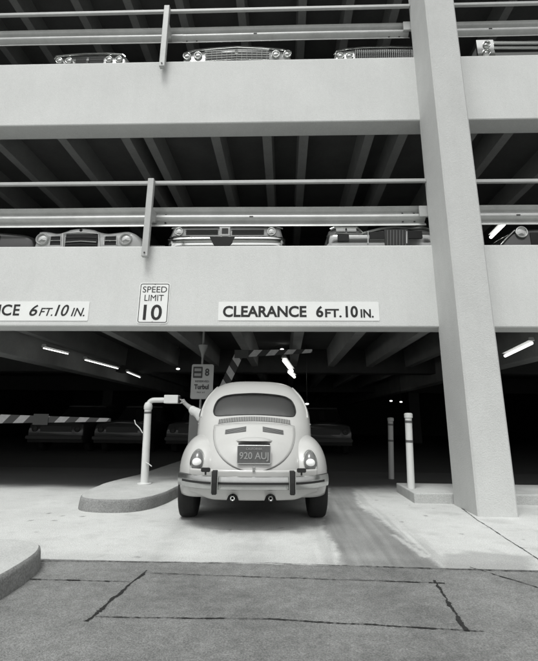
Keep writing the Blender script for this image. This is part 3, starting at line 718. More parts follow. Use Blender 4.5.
# louvre strip under the rear window
def strip(name, x0, x1, zf0, zf1, m, off, nx=40, parent=car, fn=RP):
    return CB().grid(lambda u, v: fn(x0 + (x1 - x0) * u, zf0(x0 + (x1 - x0) * u) * (1 - v) + zf1(x0 + (x1 - x0) * u) * v, off), nx, 4).build(name, m, parent, smooth=True)
arc = lambda z, k: (lambda x: z - k * x * x)
vs_ = strip('air_vent', -.385, .385, arc(.960, .22), arc(1.006, .22), M['vent'], .003)
mb = CB()
for k in range(44):
    x = -.38 + .76 * k / 43
    a_, b_ = RP(x, .960 - .22 * x * x, .004), RP(x, 1.006 - .22 * x * x, .004); mb.tube([a_, b_], .0034, 5)
mb.build('slats', M['beetle'], vs_)
for s_ in (-1, 1):
    xa, xb = (.083, .290); xa, xb = (xa, xb) if s_ > 0 else (-xb, -xa)
    f0 = lambda x: .852 - .13 * (abs(x) - .07); f1 = lambda x: .902 - .17 * (abs(x) - .07)
    lv = strip('lid_louvre', xa, xb, f0, f1, M['vent'], .002, 20, car, lidP)
    mb = CB()
    for k in range(5):
        t = (k + .5) / 5; mb.tube([lidP(x, f0(x) * (1 - t) + f1(x) * t, .005) for x in [xa + (xb - xa) * q / 12 for q in range(13)]], .0032, 5)
    mb.build('slats', mat('louvre_slat', .20, .5), lv)
# plate, plate lamp, latch
pc = lidP(0, .665); ny = pc.y - .028
pl = CB().prism(rrect(-.152, .152, .588, .740, .012), lambda x, z: (x, ny - .012 + (z - .66) * .25, z), lambda x, z: (x, ny - .005 + (z - .66) * .25, z)).build('number_plate', M['plate'], car)
def ptext(s, x0, x1, z0, z1, bold):
    o = text(s, x0, x1, z0, z1, 0, M['platetext'], pl, 'plate_lettering', bold, depth=.003)
    for v in o.data.vertices: v.co.y = v.co.y + ny - .013 + (v.co.z - .66) * .25 - 2.0
ptext('920 AUJ', -.135, .135, .605, .685, .012); ptext('CALIFORNIA', -.075, .075, .703, .724, .01)
f_ = CB().tube([(x, ny - .012 + (z - .66) * .25, z) for x, z in rrect(-.155, .155, .585, .743, .012)], .004, 6, closed=True).build('plate_frame', M['dullchrome'], pl)
ln = CB(); rg = []
for k in range(17):
    t = -1 + k / 8; x = .172 * t; dz = .034 * (1 - abs(t) ** 2.6); dy = .085 * (1 - abs(t) ** 3.5)
    b0 = lidP(x, .758, -.004); rg.append([b0 + Vector((0, 0, .0)), b0 + Vector((0, -dy * .9 - .004, -.001)), b0 + Vector((0, -dy - .004, .006)), b0 + Vector((0, -dy * .75, .010 + dz * .55)), lidP(x, .766 + dz, 0)])
ln.rings(rg).build('plate_lamp', M['beetle'], car, smooth=False); autosmooth([o for o in car.children if o.name.startswith('plate_lamp')][0], 50)
mb = CB().lathe([(.014, -.02), (.014, 0)][::1], 'Y', 16, lidP(0, .547, .005)); mb.build('lid_latch', M['chrome'], car)
CB().box(-.012, .012, RP(0, .535).y - .045, RP(0, .535).y - .01, .522, .558).build('lid_handle', M['chrome'], car)
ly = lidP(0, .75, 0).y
CB().box(-.150, .150, ly - .075, ly + .02, .742, .757).build('plate_lamp_shadow', M['shadowgap'], car)  # black block added as the shadow under the plate lamp hood
# roof gutter, waist moulding
for s_ in (-1, 1):
    pts = [(s_ * (hx(d, z) + .004), d, z) for d, z in [(1.02 + .05 * k, interp([(1.02, 1.0), (1.3, 1.17), (1.6, 1.335), (1.9, 1.395), (2.3, 1.395), (2.5, 1.34), (2.62, 1.25), (2.9, 1.03)], 1.02 + .05 * k)) for k in range(37)] if hx(d, z) > 0]
    CB().tube(pts, .009, 8).build('roof_gutter', M['beetle'], car, smooth=True)
    CB().tube([(s_ * (hx(d, .93) + .003), d, .93) for d in [1.05 + .08 * k for k in range(25)]], .007, 6).build('side_moulding', M['chrome'], car)
    CB().tube([(s_ * (hx(1.80, z) + .001), 1.80 + (.0 if z > .6 else .0), z) for z in [.36 + .05 * k for k in range(20)]], .004, 6).build('door_gap', M['shadowgap'], car)
    h_ = CB().tube([(s_ * (hx(1.95, .88) + .03), 1.90, .88), (s_ * (hx(1.95, .88) + .035), 2.02, .88)], .011, 8).build('door_handle', M['chrome'], car)

# fenders
def spw(v, p): return math.copysign(abs(v) ** p, v)
def fender(cx, cy, cz, rx, ry, rz, s_, ax, arch=.36, n=2.25):
    mb = CB(); N, K = 72, 22; rows = []
    lev = [(-1, cz - .36 + .26)] 
    phis = [-.36, -.30, -.22, -.15, -.08] + [k / K for k in range(K + 1)]
    for ph in phis:
        ring = []
        for k in range(N):
            a_ = 2 * math.pi * k / N
            if ph < 0:
                cp = 1 - .06 * (abs(ph) / .3) ** 2; z = cz + ph * rz * 1.0
            else:
                t = ph * math.pi / 2; cp = max(.0005, math.cos(t)) ** (2 / n); z = cz + rz * math.sin(t) ** (2 / n)
            ring.append(Vector((s_ * (cx + rx * cp * spw(math.cos(a_), 2 / n)), cy + ry * cp * spw(math.sin(a_), 2 / n), z)))
        rows.append(ring)
    mb.rings(rows, caps=False)
    bmesh.ops.recalc_face_normals(mb.b, faces=mb.b.faces)
    dl = [f for f in mb.b.faces if (lambda c: (math.hypot(c.y - ax, c.z - .30) < arch and abs(c.x) > cx + .02) or (abs(c.x) < cx - rx * .97 + .05))(f.calc_center_median())]
    bmesh.ops.delete(mb.b, geom=dl, context='FACES')
    o = mb.build('fender', M['beetle'], car, smooth=True)
    m_ = o.modifiers.new('s', 'SOLIDIFY'); m_.thickness = .006; m_.offset = -1
    return o
AX = .86
for s_ in (-1, 1):
    fender(.50, .86, .42, .275, .615, .415, s_, AX)
    fender(.48, 3.22, .42, .275, .60, .40, s_, 3.26)
    o = CB().prism(rrect(1.35, 2.75, .27, .32, .02), lambda d, z: (s_ * .60, d, z), lambda d, z: (s_ * .76, d, z)).build('running_board', M['rubber'], car)
# rear apron under the lid, between the fenders, with exhaust notches
def apron(u, v):
    x = -.60 + 1.2 * u; zb_ = .272 + .05 * smooth01(.35, .6, abs(x))
    for ex in (-.185, .155): zb_ += .055 * max(0, 1 - ((x - ex) / .055) ** 2) ** .5 if abs(x - ex) < .055 else 0
    z = zb_ + (.53 - zb_) * v; y = .085 + .16 * (abs(x) / .6) ** 2.4 + .035 * (1 - v) ** 2
    return (x, y, z)
o = CB().grid(apron, 120, 12).build('rear_apron', M['beetle'], car, smooth=True); m_ = o.modifiers.new('s', 'SOLIDIFY'); m_.thickness = .006; m_.offset = 1
for ex in (-.185, .155):
    t = CB(); t.lathe([(.012, .06), (.021, .055), (.023, .05), (.023, .04), (.023, .45)], 'Y', 20, (ex, -.01, .298), caps=False); t.lathe([(.016, .45), (.016, .07), (.012, .06)], 'Y', 20, (ex, -.01, .298), caps=False)
    tp = t.build('tailpipe', M['chrome'] if ex < 0 else M['dullchrome'], car, smooth=True)
    CB().lathe([(.0155, .10), (.001, .10)], 'Y', 16, (ex, -.01, .298), caps=False).build('pipe_bore', M['shadowgap'], tp)
CB().box(-.50, .50, .45, 3.6, .25, .31).build('underbody', M['shadowgap'], car)
o = CB().lathe([(.03, -.33), (.085, -.32), (.085, .32), (.03, .33)], 'X', 20, (0, .42, .32)).build('silencer', M['rubber'], car, smooth=True)
# bumper
def bumper(yc, sgn, zc, parent):
    N = 60; prof = [(-.002, -.058), (-.020, -.052), (-.026, -.032), (-.030, 0), (-.026, .032), (-.020, .052), (-.002, .058), (.006, .052), (.004, 0), (.006, -.052)]
    xs = [-.715 + 1.43 * k / N for k in range(N + 1)]
    cy = lambda x: .32 * (abs(x) / .72) ** 4.0 + .035 * (x / .72) ** 2
    rg = []
    for x in xs:
        rg.append([(x * (1 + (-p[0]) * .6 * (abs(x) / .72) ** 6), yc + sgn * (cy(x) + p[0]), zc + p[1]) for p in prof])
    b_ = CB().rings(rg).build('bumper', M['dullchrome'], parent); autosmooth(b_, 50)
    for nm, m__, z0, z1, pr in (('rubber_strip', M['rubber'], -.009, .009, .037),):
        CB().rings([[(x * (1 + .018 * (abs(x) / .72) ** 6), yc + sgn * (cy(x) - a_), zc + z) for a_, z in ((.02, z0), (pr, z0), (pr, z1), (.02, z1))] for x in xs[2:-2]]).build(nm, m__, b_)
    return b_
rb = bumper(.035, 1, .425, car)
fb = bumper(3.98, -1, .48, car)
for x in (-.345, .345):
    g = CB().rings([[(x + s2 * .020 * k2, .0 - .040 - .012 * (1 - t * t),   .438 + .100 * t) for s2, k2 in ((-1, 1), (1, 1))] + [(x + .024, .02, .438 + .100 * t), (x - .024, .02, .438 + .100 * t)] for t in [-1, -.92, -.6, 0, .6, .92, 1]]).build('bumper_guard', M['rubber'], rb)
    bevel(g, .006, 2)
    for s2 in (-1, 1): CB().box(x + s2 * .027 - .003, x + s2 * .027 + .003, -.035, .02, .345, .53).build('guard_trim', M['chrome'], g)
# reflectors on short stalks above the bumper
for s_ in (-1, 1):
    x = s_ * .435; o = CB().prism(rrect(x - .042, x + .042, .515, .552, .014), lambda a_, b_: (a_, .055, b_), lambda a_, b_: (a_, .075, b_)).build('reflector', M['rubber'], car)
    CB().box(x - .008, x + .008, .060, .072, .490, .516).build('stalk', M['rubber'], o)
# tail lamps
def ell(c, r, nrm, N=24, K=10, egg=0):
    nrm = Vector(nrm).normalized(); q = Vector((0, -1, 0)).rotation_difference(nrm).to_matrix(); rg = []
    for k in range(K + 1):
        t = math.pi / 2 * k / K * .999
        ring = []
        for j in range(N):
            a_ = 2 * math.pi * j / N; u, v = math.cos(a_) * math.cos(t) * r[0], math.sin(a_) * math.cos(t) * r[2]
            u *= 1 - egg * (v / r[2]); ring.append(Vector(c) + q @ Vector((u, -math.sin(t) * r[1], v)))
        rg.append(ring)
    return CB().rings(rg)
for s_ in (-1, 1):
    # point on the fender's rear face
    x = .540; z = .590
    n_ = 2.25; fz = (1 - ((z - .42) / .415) ** n_) ** (1 / n_); fy = (max(0, fz ** n_ - (abs(x - .50) / .275) ** n_)) ** (1 / n_); y = .86 - .615 * fy
    nv = Vector((s_ * .10, -1, .42))
    b_ = ell((s_ * x, y + .022, z), (.074, .048, .116), nv, egg=.12).build('tail_lamp', M['chrome'], car, smooth=True)
    ell((s_ * x, y - .004, z + .002), (.060, .050, .100), nv, egg=.12).build('lamp_glass', M['lenstop'], b_, smooth=True)
    ell((s_ * x, y - .022, z - .010), (.050, .046, .050), nv).build('lamp_lens', M['lens'], b_, smooth=True)
    # headlamp
    b_ = CB().lathe([(.095, 3.62), (.10, 3.66), (.092, 3.70), (.08, 3.70)], 'Y', 28, (s_ * .50, 0, .66), caps=False).build('headlamp', M['chrome'], car, smooth=True)
    CB().lathe([(.085, 3.69), (.06, 3.715), (.001, 3.72)], 'Y', 28, (s_ * .50, 0, .66), caps=False).build('headlamp_lens', M['lamp_glass'], b_, smooth=True)
# wheels
def wheel(cx, cy, r, wd, parent, shift=0, rimm=None):
    s_ = 1 if cx > 0 else -1; h = wd / 2
    prof = [(r * .60, -h * .80), (r * .72, -h * .98), (r * .88, -h), (r * .96, -h * .90), (r * .99, -h * .72), (r, -h * .3), (r, h * .3), (r * .99, h * .72), (r * .96, h * .90), (r * .88, h), (r * .72, h * .98), (r * .60, h * .80)]
    mb = MB()
    mb.lathe(prof, 'X', 40, (cx, cy - shift, r - .004)); t = mb.build('wheel', M['tyre'], parent, smooth=True)
    MB().lathe([(r * .60, h * .8), (r * .55, h * .6), (r * .35, h * .55), (r * .30, h * .75), (.002, h * .85)] if s_ > 0 else [(.002, -h * .85), (r * .30, -h * .75), (r * .35, -h * .55), (r * .55, -h * .6), (r * .60, -h * .8)], 'X', 32, (cx, cy - shift, r - .004), caps=False).build('rim', rimm or M['dullchrome'], t, smooth=True)
    return t
for s_ in (-1, 1):
    wheel(s_ * .665, .86, .325, .178, car, 2.0); wheel(s_ * .655, 3.26, .325, .165, car, 2.0)
# interior
def cushion(name, x0, x1, y0, y1, z0, z1, m, tilt=0, r=.05):
    o = CB().box(x0, x1, y0, y1, z0, z1).build(name, m, car)
    if tilt:
        c = Vector(((x0 + x1) / 2, (y0 + y1) / 2 - 2.0, z0)); T = Matrix.Translation(c) @ Matrix.Rotation(tilt, 4, 'X') @ Matrix.Translation(-c); o.data.transform(T)
    return bevel(o, r, 4)
cushion('rear_seat', -.52, .52, 1.22, 1.36, .45, .93, M['trim'], R(12)); cushion('rear_seat', -.52, .52, 1.36, 1.8, .36, .50, M['trim'])
cushion('parcel_shelf', -.50, .50, .78, 1.2, .90, .935, M['trimlight'], 0, .01)
for sx in (-.33, .33):
    cushion('front_seat', sx - .25, sx + .25, 1.98, 2.09, .45, .98, M['trimlight'] if sx > 0 else M['trim'], R(14)); cushion('front_seat', sx - .25, sx + .25, 2.08, 2.55, .36, .48, M['trim'])
cushion('dashboard', -.56, .56, 2.74, 2.86, .72, .98, M['trim'], 0, .03)
swc = Vector((-.33, 2.52, .93)); T = Matrix.Rotation(R(28), 3, 'X')
sw = CB().tube([swc + T @ Vector((.185 * math.cos(a_), 0, .185 * math.sin(a_))) for a_ in [2 * math.pi * k / 40 for k in range(40)]], .011, 8, closed=True).build('steering_wheel', M['rubber'], car, smooth=True)
CB().tube([swc + T @ Vector((-.18, 0, 0)), swc + T @ Vector((.18, 0, 0))], .012, 6).build('spoke', M['rubber'], sw)
CB().tube([swc, (-.33, 2.8, .80)], .018, 8).build('steering_column', M['rubber'], sw)
bevel(CB().box(-.10, .10, 2.53, 2.545, 1.29, 1.345).build('mirror', M['chrome'], car), .01, 3)
CB().tube([(-.50, 2.30, .30), (-.50, 2.30, .31)], .01).build('pedal', M['rubber'], car)

# ------------------------------------------------------------------ the driver
def skin(name, verts, edges, rad, m, parent=None, root=0, sub=2):
    me = bpy.data.meshes.new(name); me.from_pydata([tuple(v) for v in verts], edges, [])
    o = bpy.data.objects.new(name, me); C.objects.link(o)
    sk = o.modifiers.new('skin', 'SKIN'); sk.use_smooth_shade = True; sk.branch_smoothing = .6
    for i, r in enumerate(rad):
        d = me.skin_vertices[0].data[i]; d.radius = r if isinstance(r, tuple) else (r, r); d.use_root = (i == root)
    s2 = o.modifiers.new('sub', 'SUBSURF'); s2.levels = sub; s2.render_levels = sub
    bpy.context.view_layer.update()
    m2 = bpy.data.meshes.new_from_object(o.evaluated_get(bpy.context.evaluated_depsgraph_get())); bpy.data.objects.remove(o)
    m2.polygons.foreach_set('use_smooth', [True] * len(m2.polygons))
    return link(name, m2, m, parent)
def driver():
    base = cw((-.33, 2.12, .47)); V = []; E_ = []; RD = []
    root = thing('person', 'driver in a pale loose-sleeved shirt reaching an arm out to the ticket box', 'person', base)
    def add(p, r, par=None, world=False):
        p = Vector(p) if world else cw(p); V.append(p - base); RD.append(r)
        if par is not None: E_.append((par, len(V) - 1))
        return len(V) - 1
    pel = add((-.33, 2.14, .55), .13); w_ = add((-.34, 2.12, .70), .125, pel); ch = add((-.36, 2.10, .86), .135, w_); nb = add((-.37, 2.11, 1.00), .075, ch)
    nk = add((-.37, 2.13, 1.08), .052, nb); h1 = add((-.37, 2.15, 1.17), .080, nk); h2 = add((-.37, 2.15, 1.26), .085, h1); h3 = add((-.37, 2.14, 1.33), .05, h2)
    nose = add((-.37, 2.24, 1.22), .014, h1)
    for e in (-1, 1): add((-.37 + e * .085, 2.14, 1.215), .014, h1)
    # right arm to the wheel
    rs = add((-.19, 2.12, .97), .055, nb); re = add((-.12, 2.28, .78), .042, rs); rw_ = add((-.20, 2.46, .93), .028, re); rp = add((-.23, 2.51, .97), .026, rw_)
    for k in range(4): a_ = add((-.225 + .012 * k, 2.535, .985 + .012 * k), .009, rp); add((-.25 + .012 * k, 2.52, 1.0 + .012 * k), .008, a_)
    # left arm out of the window
    ls = add((-.535, 2.13, .99), .055, nb)
    el = add(atY(202.0, 416.0, YT - .02), .052, ls, True); fm = add(atY(192.0, 409.3, YT), .044, el, True); wr = add(atY(186.3, 404.6, YT), .031, fm, True); pa = add(atY(183.8, 401.9, YT), .046, wr, True); kn = add(atY(182.0, 400.1, YT), .042, pa, True)
    bx = atY(185.5, 400, YT)
    hand = V[kn] + base
    for k, L in enumerate((.055, .064, .060, .048)):
        dy = (k - 1.5) * .020; r0 = hand + Vector((0, dy, 0)); d = Vector((-.75, 0, .28 - .12 * k)).normalized()
        a_ = add(hand + Vector((-.006, dy, .004 - .004 * k)), .0105, kn, True); b_ = add(hand + Vector((-.006, dy, 0)) + d * L * .5, .0095, a_, True); add(hand + Vector((-.006, dy, 0)) + d * L * .8 + Vector((-.006, 0, -.022)), .008, b_, True)
    t_ = add(V[pa] + base + Vector((-.012, -.030, -.012)), .011, pa, True); add(V[pa] + base + Vector((-.045, -.038, -.020)), .009, t_, True)
    # legs
    for e, x in ((0, -.43), (1, -.24)):
        hp = add((x, 2.22, .54), .085, pel); k_ = add((x, 2.58, .62), .062, hp); an = add((x, 2.86, .38), .04, k_); add((x, 2.97, .40), .034, an)
    skin('body', V, E_, RD, M['skin'], root)
    # shirt: a looser skin over the torso and sleeves
    V2 = [V[i].copy() for i in (pel, w_, ch, nb, rs, re)] ; E2 = [(0, 1), (1, 2), (2, 3), (3, 4), (4, 5)]
    R2 = [.142, .140, .150, .092, .072, .060]
    V2 += [V[ls], V[el], V[fm], V[fm].lerp(V[wr], .55)]; E2 += [(3, 6), (6, 7), (7, 8), (8, 9)]; R2 += [.085, .085, .078, .062]
    V2 += [V[fm] + Vector((.022, .01, -.080)), V[el] + Vector((-.05, 0, -.07))]; E2 += [(8, 10), (7, 11)]; R2 += [.030, .030]
    skin('shirt', V2, E2, R2, M['shirt'], root)
    skin('trousers', [V[pel]] + [cw(p) - base for p in ((-.43, 2.24, .54), (-.43, 2.58, .62), (-.43, 2.82, .42), (-.24, 2.24, .54), (-.24, 2.58, .62), (-.24, 2.82, .42))], [(0, 1), (1, 2), (2, 3), (0, 4), (4, 5), (5, 6)], [.14, .098, .074, .055, .098, .074, .055], M['trousers'], root)
    skin('hair', [cw(p) - base for p in ((-.37, 2.10, 1.16), (-.37, 2.115, 1.25), (-.37, 2.13, 1.33), (-.37, 2.18, 1.34))], [(0, 1), (1, 2), (2, 3)], [.076, .092, .066, .045], M['hair'], root)
driver()

# ------------------------------------------------------------------ parked cars
def sedan(label, Yf, zs, prof, paint, details, group, hood=.92, length=4.7, lod=0):
    """prof: front silhouette top line as (x, z) world points, left to right"""
    xl, xr = prof[0][0], prof[-1][0]; xc, hw = (xl + xr) / 2, (xr - xl) / 2
    root = thing('parked_car', label, 'car', (xc, Yf + length / 2, zs), group=group)
    L = lambda x, y, z: (x - xc, y - Yf - length / 2, z - zs)
    pts = [(a, b) for a, b in prof]
    N = 32
    def ring(y, sc, blend, zb, drop=0):
        out = []
        for k in range(N + 1):
            t = -1 + 2 * k / N; x = xc + hw * t; z = interp(pts, x)
            zg = zs + hood + .03 - .10 * abs(t) ** 5; z = z * (1 - blend) + zg * blend - drop - .05 * max(0, (abs(t) - .93) / .07) ** 2
            out.append(L(xc + hw * t * sc, y, z))
        return out + [L(xc + hw * sc, y, zb), L(xc - hw * sc, y, zb)]
    g = zs + .28
    MB().rings([ring(Yf + .015, .985, 0, g + .08, .03), ring(Yf + .0, .97, 0, g + .1, .045), ring(Yf + .03, .995, 0, g, .01), ring(Yf + .08, 1, .02, g), ring(Yf + .3, 1, .35, g), ring(Yf + 1.2, 1.02, 1, g), ring(Yf + 3.6, 1.02, 1, g), ring(Yf + length - .2, .98, 1, g, .05), ring(Yf + length, .93, 1, g + .08, .12)][1:]).build('body', paint, root)
    autosmooth([o for o in root.children][-1], 40)
    zb, zt = zs + hood - .02, zs + 1.36
    def cab(y, f, z0, z1, k): return [L(xc - hw * k, y, z0), L(xc + hw * k, y, z0), L(xc + hw * (k - .14 * f), y, z1), L(xc - hw * (k - .14 * f), y, z1)]
    bevel(MB().rings([cab(Yf + 1.45, 0, zb, zb + .03, .86), cab(Yf + 2.05, 1, zb, zt, .9), cab(Yf + 3.1, 1, zb, zt, .9), cab(Yf + 3.75, 0, zb, zb + .03, .86)]).build('windows', M['carglass'], root), .03, 2)
    bevel(MB().rings([cab(Yf + 1.98, .1, zt - .015, zt + .03, .77), cab(Yf + 2.3, .1, zt - .01, zt + .06, .78), cab(Yf + 3.0, .1, zt - .01, zt + .06, .78), cab(Yf + 3.2, .1, zt - .02, zt + .03, .77)]).build('roof', paint, root), .02, 2)
    if not lod:
        for wy in (.85, length - 1.0):
            for sx in (-1, 1): wheel(sx * (hw - .12), Yf + wy - (Yf + length / 2), .33, .18, root)
    def rect(name, x0, z0, x1, z1, m, p0=.012, p1=-.02, parent=None, r=.008):
        o = MB().prism(rrect(x0 - xc, x1 - xc, z0 - zs, z1 - zs, min(r, (x1 - x0) / 2.01, (z1 - z0) / 2.01), 3), lambda a, b: (a, -length / 2 - p0, b), lambda a, b: (a, -length / 2 - p1, b)).build(name, m, parent or root)
        return o
    def disc(name, x, z, r, m, p0=.02, ringm=None, rx=1):
        if ringm: 
            o = MB().lathe([(r * 1.22, -.0), (r * 1.22, -p0 * .8), (r * 1.08, -p0 * 1.3), (r * .96, -p0 * 1.1), (r * .9, 0)], 'Y', 28, (x - xc, -length / 2, z - zs), caps=False).build(name, ringm, root, smooth=True)
            MB().lathe([(.001, -p0 * .9), (r * .5, -p0 * .75), (r * .96, -p0 * .25)], 'Y', 28, (x - xc, -length / 2, z - zs), caps=False).build('lens', m, o, smooth=True)
        else: o = MB().lathe([(.001, -p0), (r, -p0 * .5), (r, 0.01)], 'Y', 24, (x - xc, -length / 2, z - zs), caps=False).build(name, m, root, smooth=True)
        return o
    def bar(name, p, m, rad=.01, parent=None, proud=.02):
        return MB().tube([(x - xc, -length / 2 - proud, z - zs) for x, z in p], rad, 8).build(name, m, parent or root)
    def bumper_(x0, x1, z0, z1, m, depth=.12):
        xm, hx_, zm, hz = (x0 + x1) / 2 - xc, (x1 - x0) / 2, (z0 + z1) / 2 - zs, (z1 - z0) / 2; rg = []
        for k in range(33):
            t = -1 + k / 16; f = depth * (1 - .12 * t * t - .85 * abs(t) ** 14)
            rg.append([(xm + hx_ * t, -length / 2 - f * q, zm + hz * h) for q, h in ((.25, -1), (.7, -.97), (.88, -.8), (.94, -.45), (.86, -.1), (.88, .1), (1.0, .42), (.96, .78), (.75, .97), (.3, 1))])
        o = MB().rings(rg).build('bumper', m, root); return autosmooth(o, 50)
    rect.bumper = bumper_
    details(rect, disc, bar, root)
    return root
def pxp(Y): 
    def f(px, py): v = atY(px, py, Y); return (v.x, v.z)
    return f
CH, GR, DC, HL = M['chrome'], M['grille'], M['dullchrome'], M['lamp_glass']
def prect(rect, P, name, a, b, m, **k):
    (x0, z0), (x1, z1) = P(a[0], b[1]), P(b[0], a[1]); return rect(name, x0, z0, x1, z1, m, **k)

Y2 = 6.86; P2 = pxp(Y2); g2 = 'cars parked nose out on the middle level'; g3 = 'cars parked nose out on the top level'
def dE(rect, disc, bar, root):
    for px in (42.5, 126): disc('headlight', *P2(px, 239.5), .088, HL, .03, M['carwhite'])
    g = prect(rect, P2, 'grille', (64, 234), (99, 252), GR, p0=.006)
    for y in (237.5, 241, 244.5): bar('grille_bar', [P2(66, y + .6), P2(81, y), P2(97, y + .6)], M['vent'], .006, g)
    bar('grille_frame', [P2(63, 250), P2(63.5, 234), P2(81, 232.6), P2(99, 234), P2(100, 250)], CH, .010, g)
    bar('grille_chrome', [P2(66, 242.6), P2(81, 241.6), P2(97, 242.6)], CH, .009, g)
    for a, b in ((50, 61.5), (104.5, 117)):
        q = prect(rect, P2, 'side_vent', (a, 236.5), (b, 245), GR, p0=.004)
        bar('vent_frame', [P2(a, 245), P2(a, 236.5), P2(b, 236.5), P2(b, 245)], CH, .007, q); bar('vent_bar', [P2(a, 241), P2(b, 241)], CH, .008, q)
    disc('emblem', *P2(81, 230.2), .025, GR, .012)
    prect(rect, P2, 'bumper', (34, 252), (136, 262), CH, p0=.12, p1=-.02, r=.03)
pr = [P2(33, 246), P2(35, 234), P2(41, 230.5), P2(49, 231.2), P2(57, 232.5), P2(64, 231), P2(71, 228.5), P2(81, 227.5), P2(92, 228.5), P2(99, 231), P2(107, 232.5), P2(118, 231.5), P2(127, 230.5), P2(135, 233), P2(141, 240), P2(144, 247)]
sedan('white car with round headlights and dark middle grille, left of the middle-level post', Y2, SLAB2, pr, M['carwhite'], dE, g2)
def dF(rect, disc, bar, root):
    for px in (179, 271.5): disc('headlight', *P2(px, 231.8), .062, HL, .02, CH)
    for a, b in ((186, 218), (232, 264)):
        q = prect(rect, P2, 'grille', (a, 229.5), (b, 235), M['vent'], p0=.004)
        for y in (231, 233): bar('grille_bar', [P2(a, y), P2(b, y)], M['darkmetal'], .006, q)
    q = prect(rect, P2, 'grille_block', (219.5, 227.5), (230.5, 236.5), DC, p0=.03); prect(rect, P2, 'emblem', (222, 229), (228.5, 234.5), M['vent'], p0=.036, parent=q)
    for a, b in ((173, 190), (259, 277)): prect(rect, P2, 'marker_lamp', (a, 236.2), (b, 237.8), GR, p0=.01)
    bar('chrome_strip', [P2(172, 229), P2(180, 226.8), P2(275, 226.8), P2(283, 229)], CH, .012)
    (bx0, bz0), (bx1, bz1) = P2(167.5, 252), P2(285.5, 238.5); b_ = rect.bumper(bx0, bx1, bz0, bz1, CH, .15)
    prect(rect, P2, 'rub_strip', (170, 242.2), (283, 243.2), M['vent'], p0=.140, p1=.10, parent=b_); bar('bumper_edge', [P2(170, 237.8), P2(283, 238)], M['grille'], .010)
    x = [P2(211, 240)[0], P2(236, 240)[0], P2(230, 240)[0], P2(217, 240)[0]]; z = [P2(211, 240.5)[1], P2(217, 251)[1]]
    xc = root.location.x
    MB().prism([(x[0] - xc, z[0] - SLAB2), (x[1] - xc, z[0] - SLAB2), (x[2] - xc, z[1] - SLAB2), (x[3] - xc, z[1] - SLAB2)], lambda a_, c: (a_, -2.35 - .154, c), lambda a_, c: (a_, -2.35 - .10, c)).build('plate_recess', GR, b_)
pr = [P2(169, 236), P2(170.5, 228), P2(180, 226.5), P2(228, 226), P2(274, 226.5), P2(281, 228), P2(284, 237)]
sedan('boxy pale car with wide bumper and centre badge, right of the middle-level post', Y2, SLAB2, pr, M['carpale'], dF, g2)
def dG(rect, disc, bar, root):
    bar('chrome_lip', [P2(330, 230), P2(334, 228), P2(357, 228), P2(363, 233.5), P2(380, 229.5), P2(395, 227.5), P2(410, 229), P2(421, 227.5), P2(430, 230)], CH, .024)
    bar('chrome_strip', [P2(335, 233.5), P2(360, 234.5), P2(372, 234)], CH, .010)
    prect(rect, P2, 'headlight', (336, 228.5), (345, 232), HL, p0=.02); prect(rect, P2, 'headlight', (347, 228.5), (356, 232), HL, p0=.02)
    (bx0, bz0), (bx1, bz1) = P2(327, 254), P2(436, 235); b_ = rect.bumper(bx0, bx1, bz0, bz1, DC, .10)
    for a, b, c, d in ((337, 236.5, 348, 243.5), (368.5, 234.5, 383, 241), (406.5, 233.5, 420, 241)): prect(rect, P2, 'bumper_pad', (a, b), (b and c, d), GR, p0=.112, p1=-.01, parent=b_)
    q = prect(rect, P2, 'grille', (384, 232), (406, 250), M['vent'], p0=.110, p1=-.01, parent=b_)
    for k in range(7): x = 386 + 18 * k / 6; bar('grille_bar', [P2(x, 233), P2(x, 248)], M['dullpaint'], .008, q, proud=.115)
    for a in (368, 406): bar('bumper_rib', [P2(a - 1, 234), P2(a - 1, 246)], CH, .008, b_, proud=.11)
M['dullpaint'] = mat('dull_grey_paint', .20, .4, coat=.3)
pr = [P2(325.5, 240), P2(328, 231), P2(334, 227.5), P2(357, 227.5), P2(363, 232), P2(372, 230), P2(384, 228), P2(395, 226.5), P2(408, 228), P2(420, 227), P2(430, 229), P2(436, 240)]
sedan('grey car with chrome lip and dark bumper pads against the column, middle level', Y2, SLAB2, pr, M['dullpaint'], dG, g2)
def dH(rect, disc, bar, root):
    disc('headlight', *P2(524, 230), .085, HL, .03, CH); bar('grille_edge', [P2(503, 243), P2(510, 235), P2(517, 228)], CH, .012)
    prect(rect, P2, 'grille', (535, 230), (575, 245), GR)
pr = [P2(500, 247), P2(504, 241), P2(511, 233), P2(518, 228), P2(540, 225.5), P2(570, 225), P2(600, 229), P2(610, 246)]
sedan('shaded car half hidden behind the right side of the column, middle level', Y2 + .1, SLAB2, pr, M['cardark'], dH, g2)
def dI(rect, disc, bar, root):
    disc('headlight', *P2(-70, 240), .085, HL, .03, CH); prect(rect, P2, 'grille', (-55, 232), (-5, 250), GR)
pr = [P2(-90, 246), P2(-85, 232), P2(-40, 227), P2(15, 230), P2(27, 233), P2(31, 243)]
sedan('dark car at the left edge of the middle level', Y2 + .15, SLAB2, pr, M['cardark'], dI, g2)

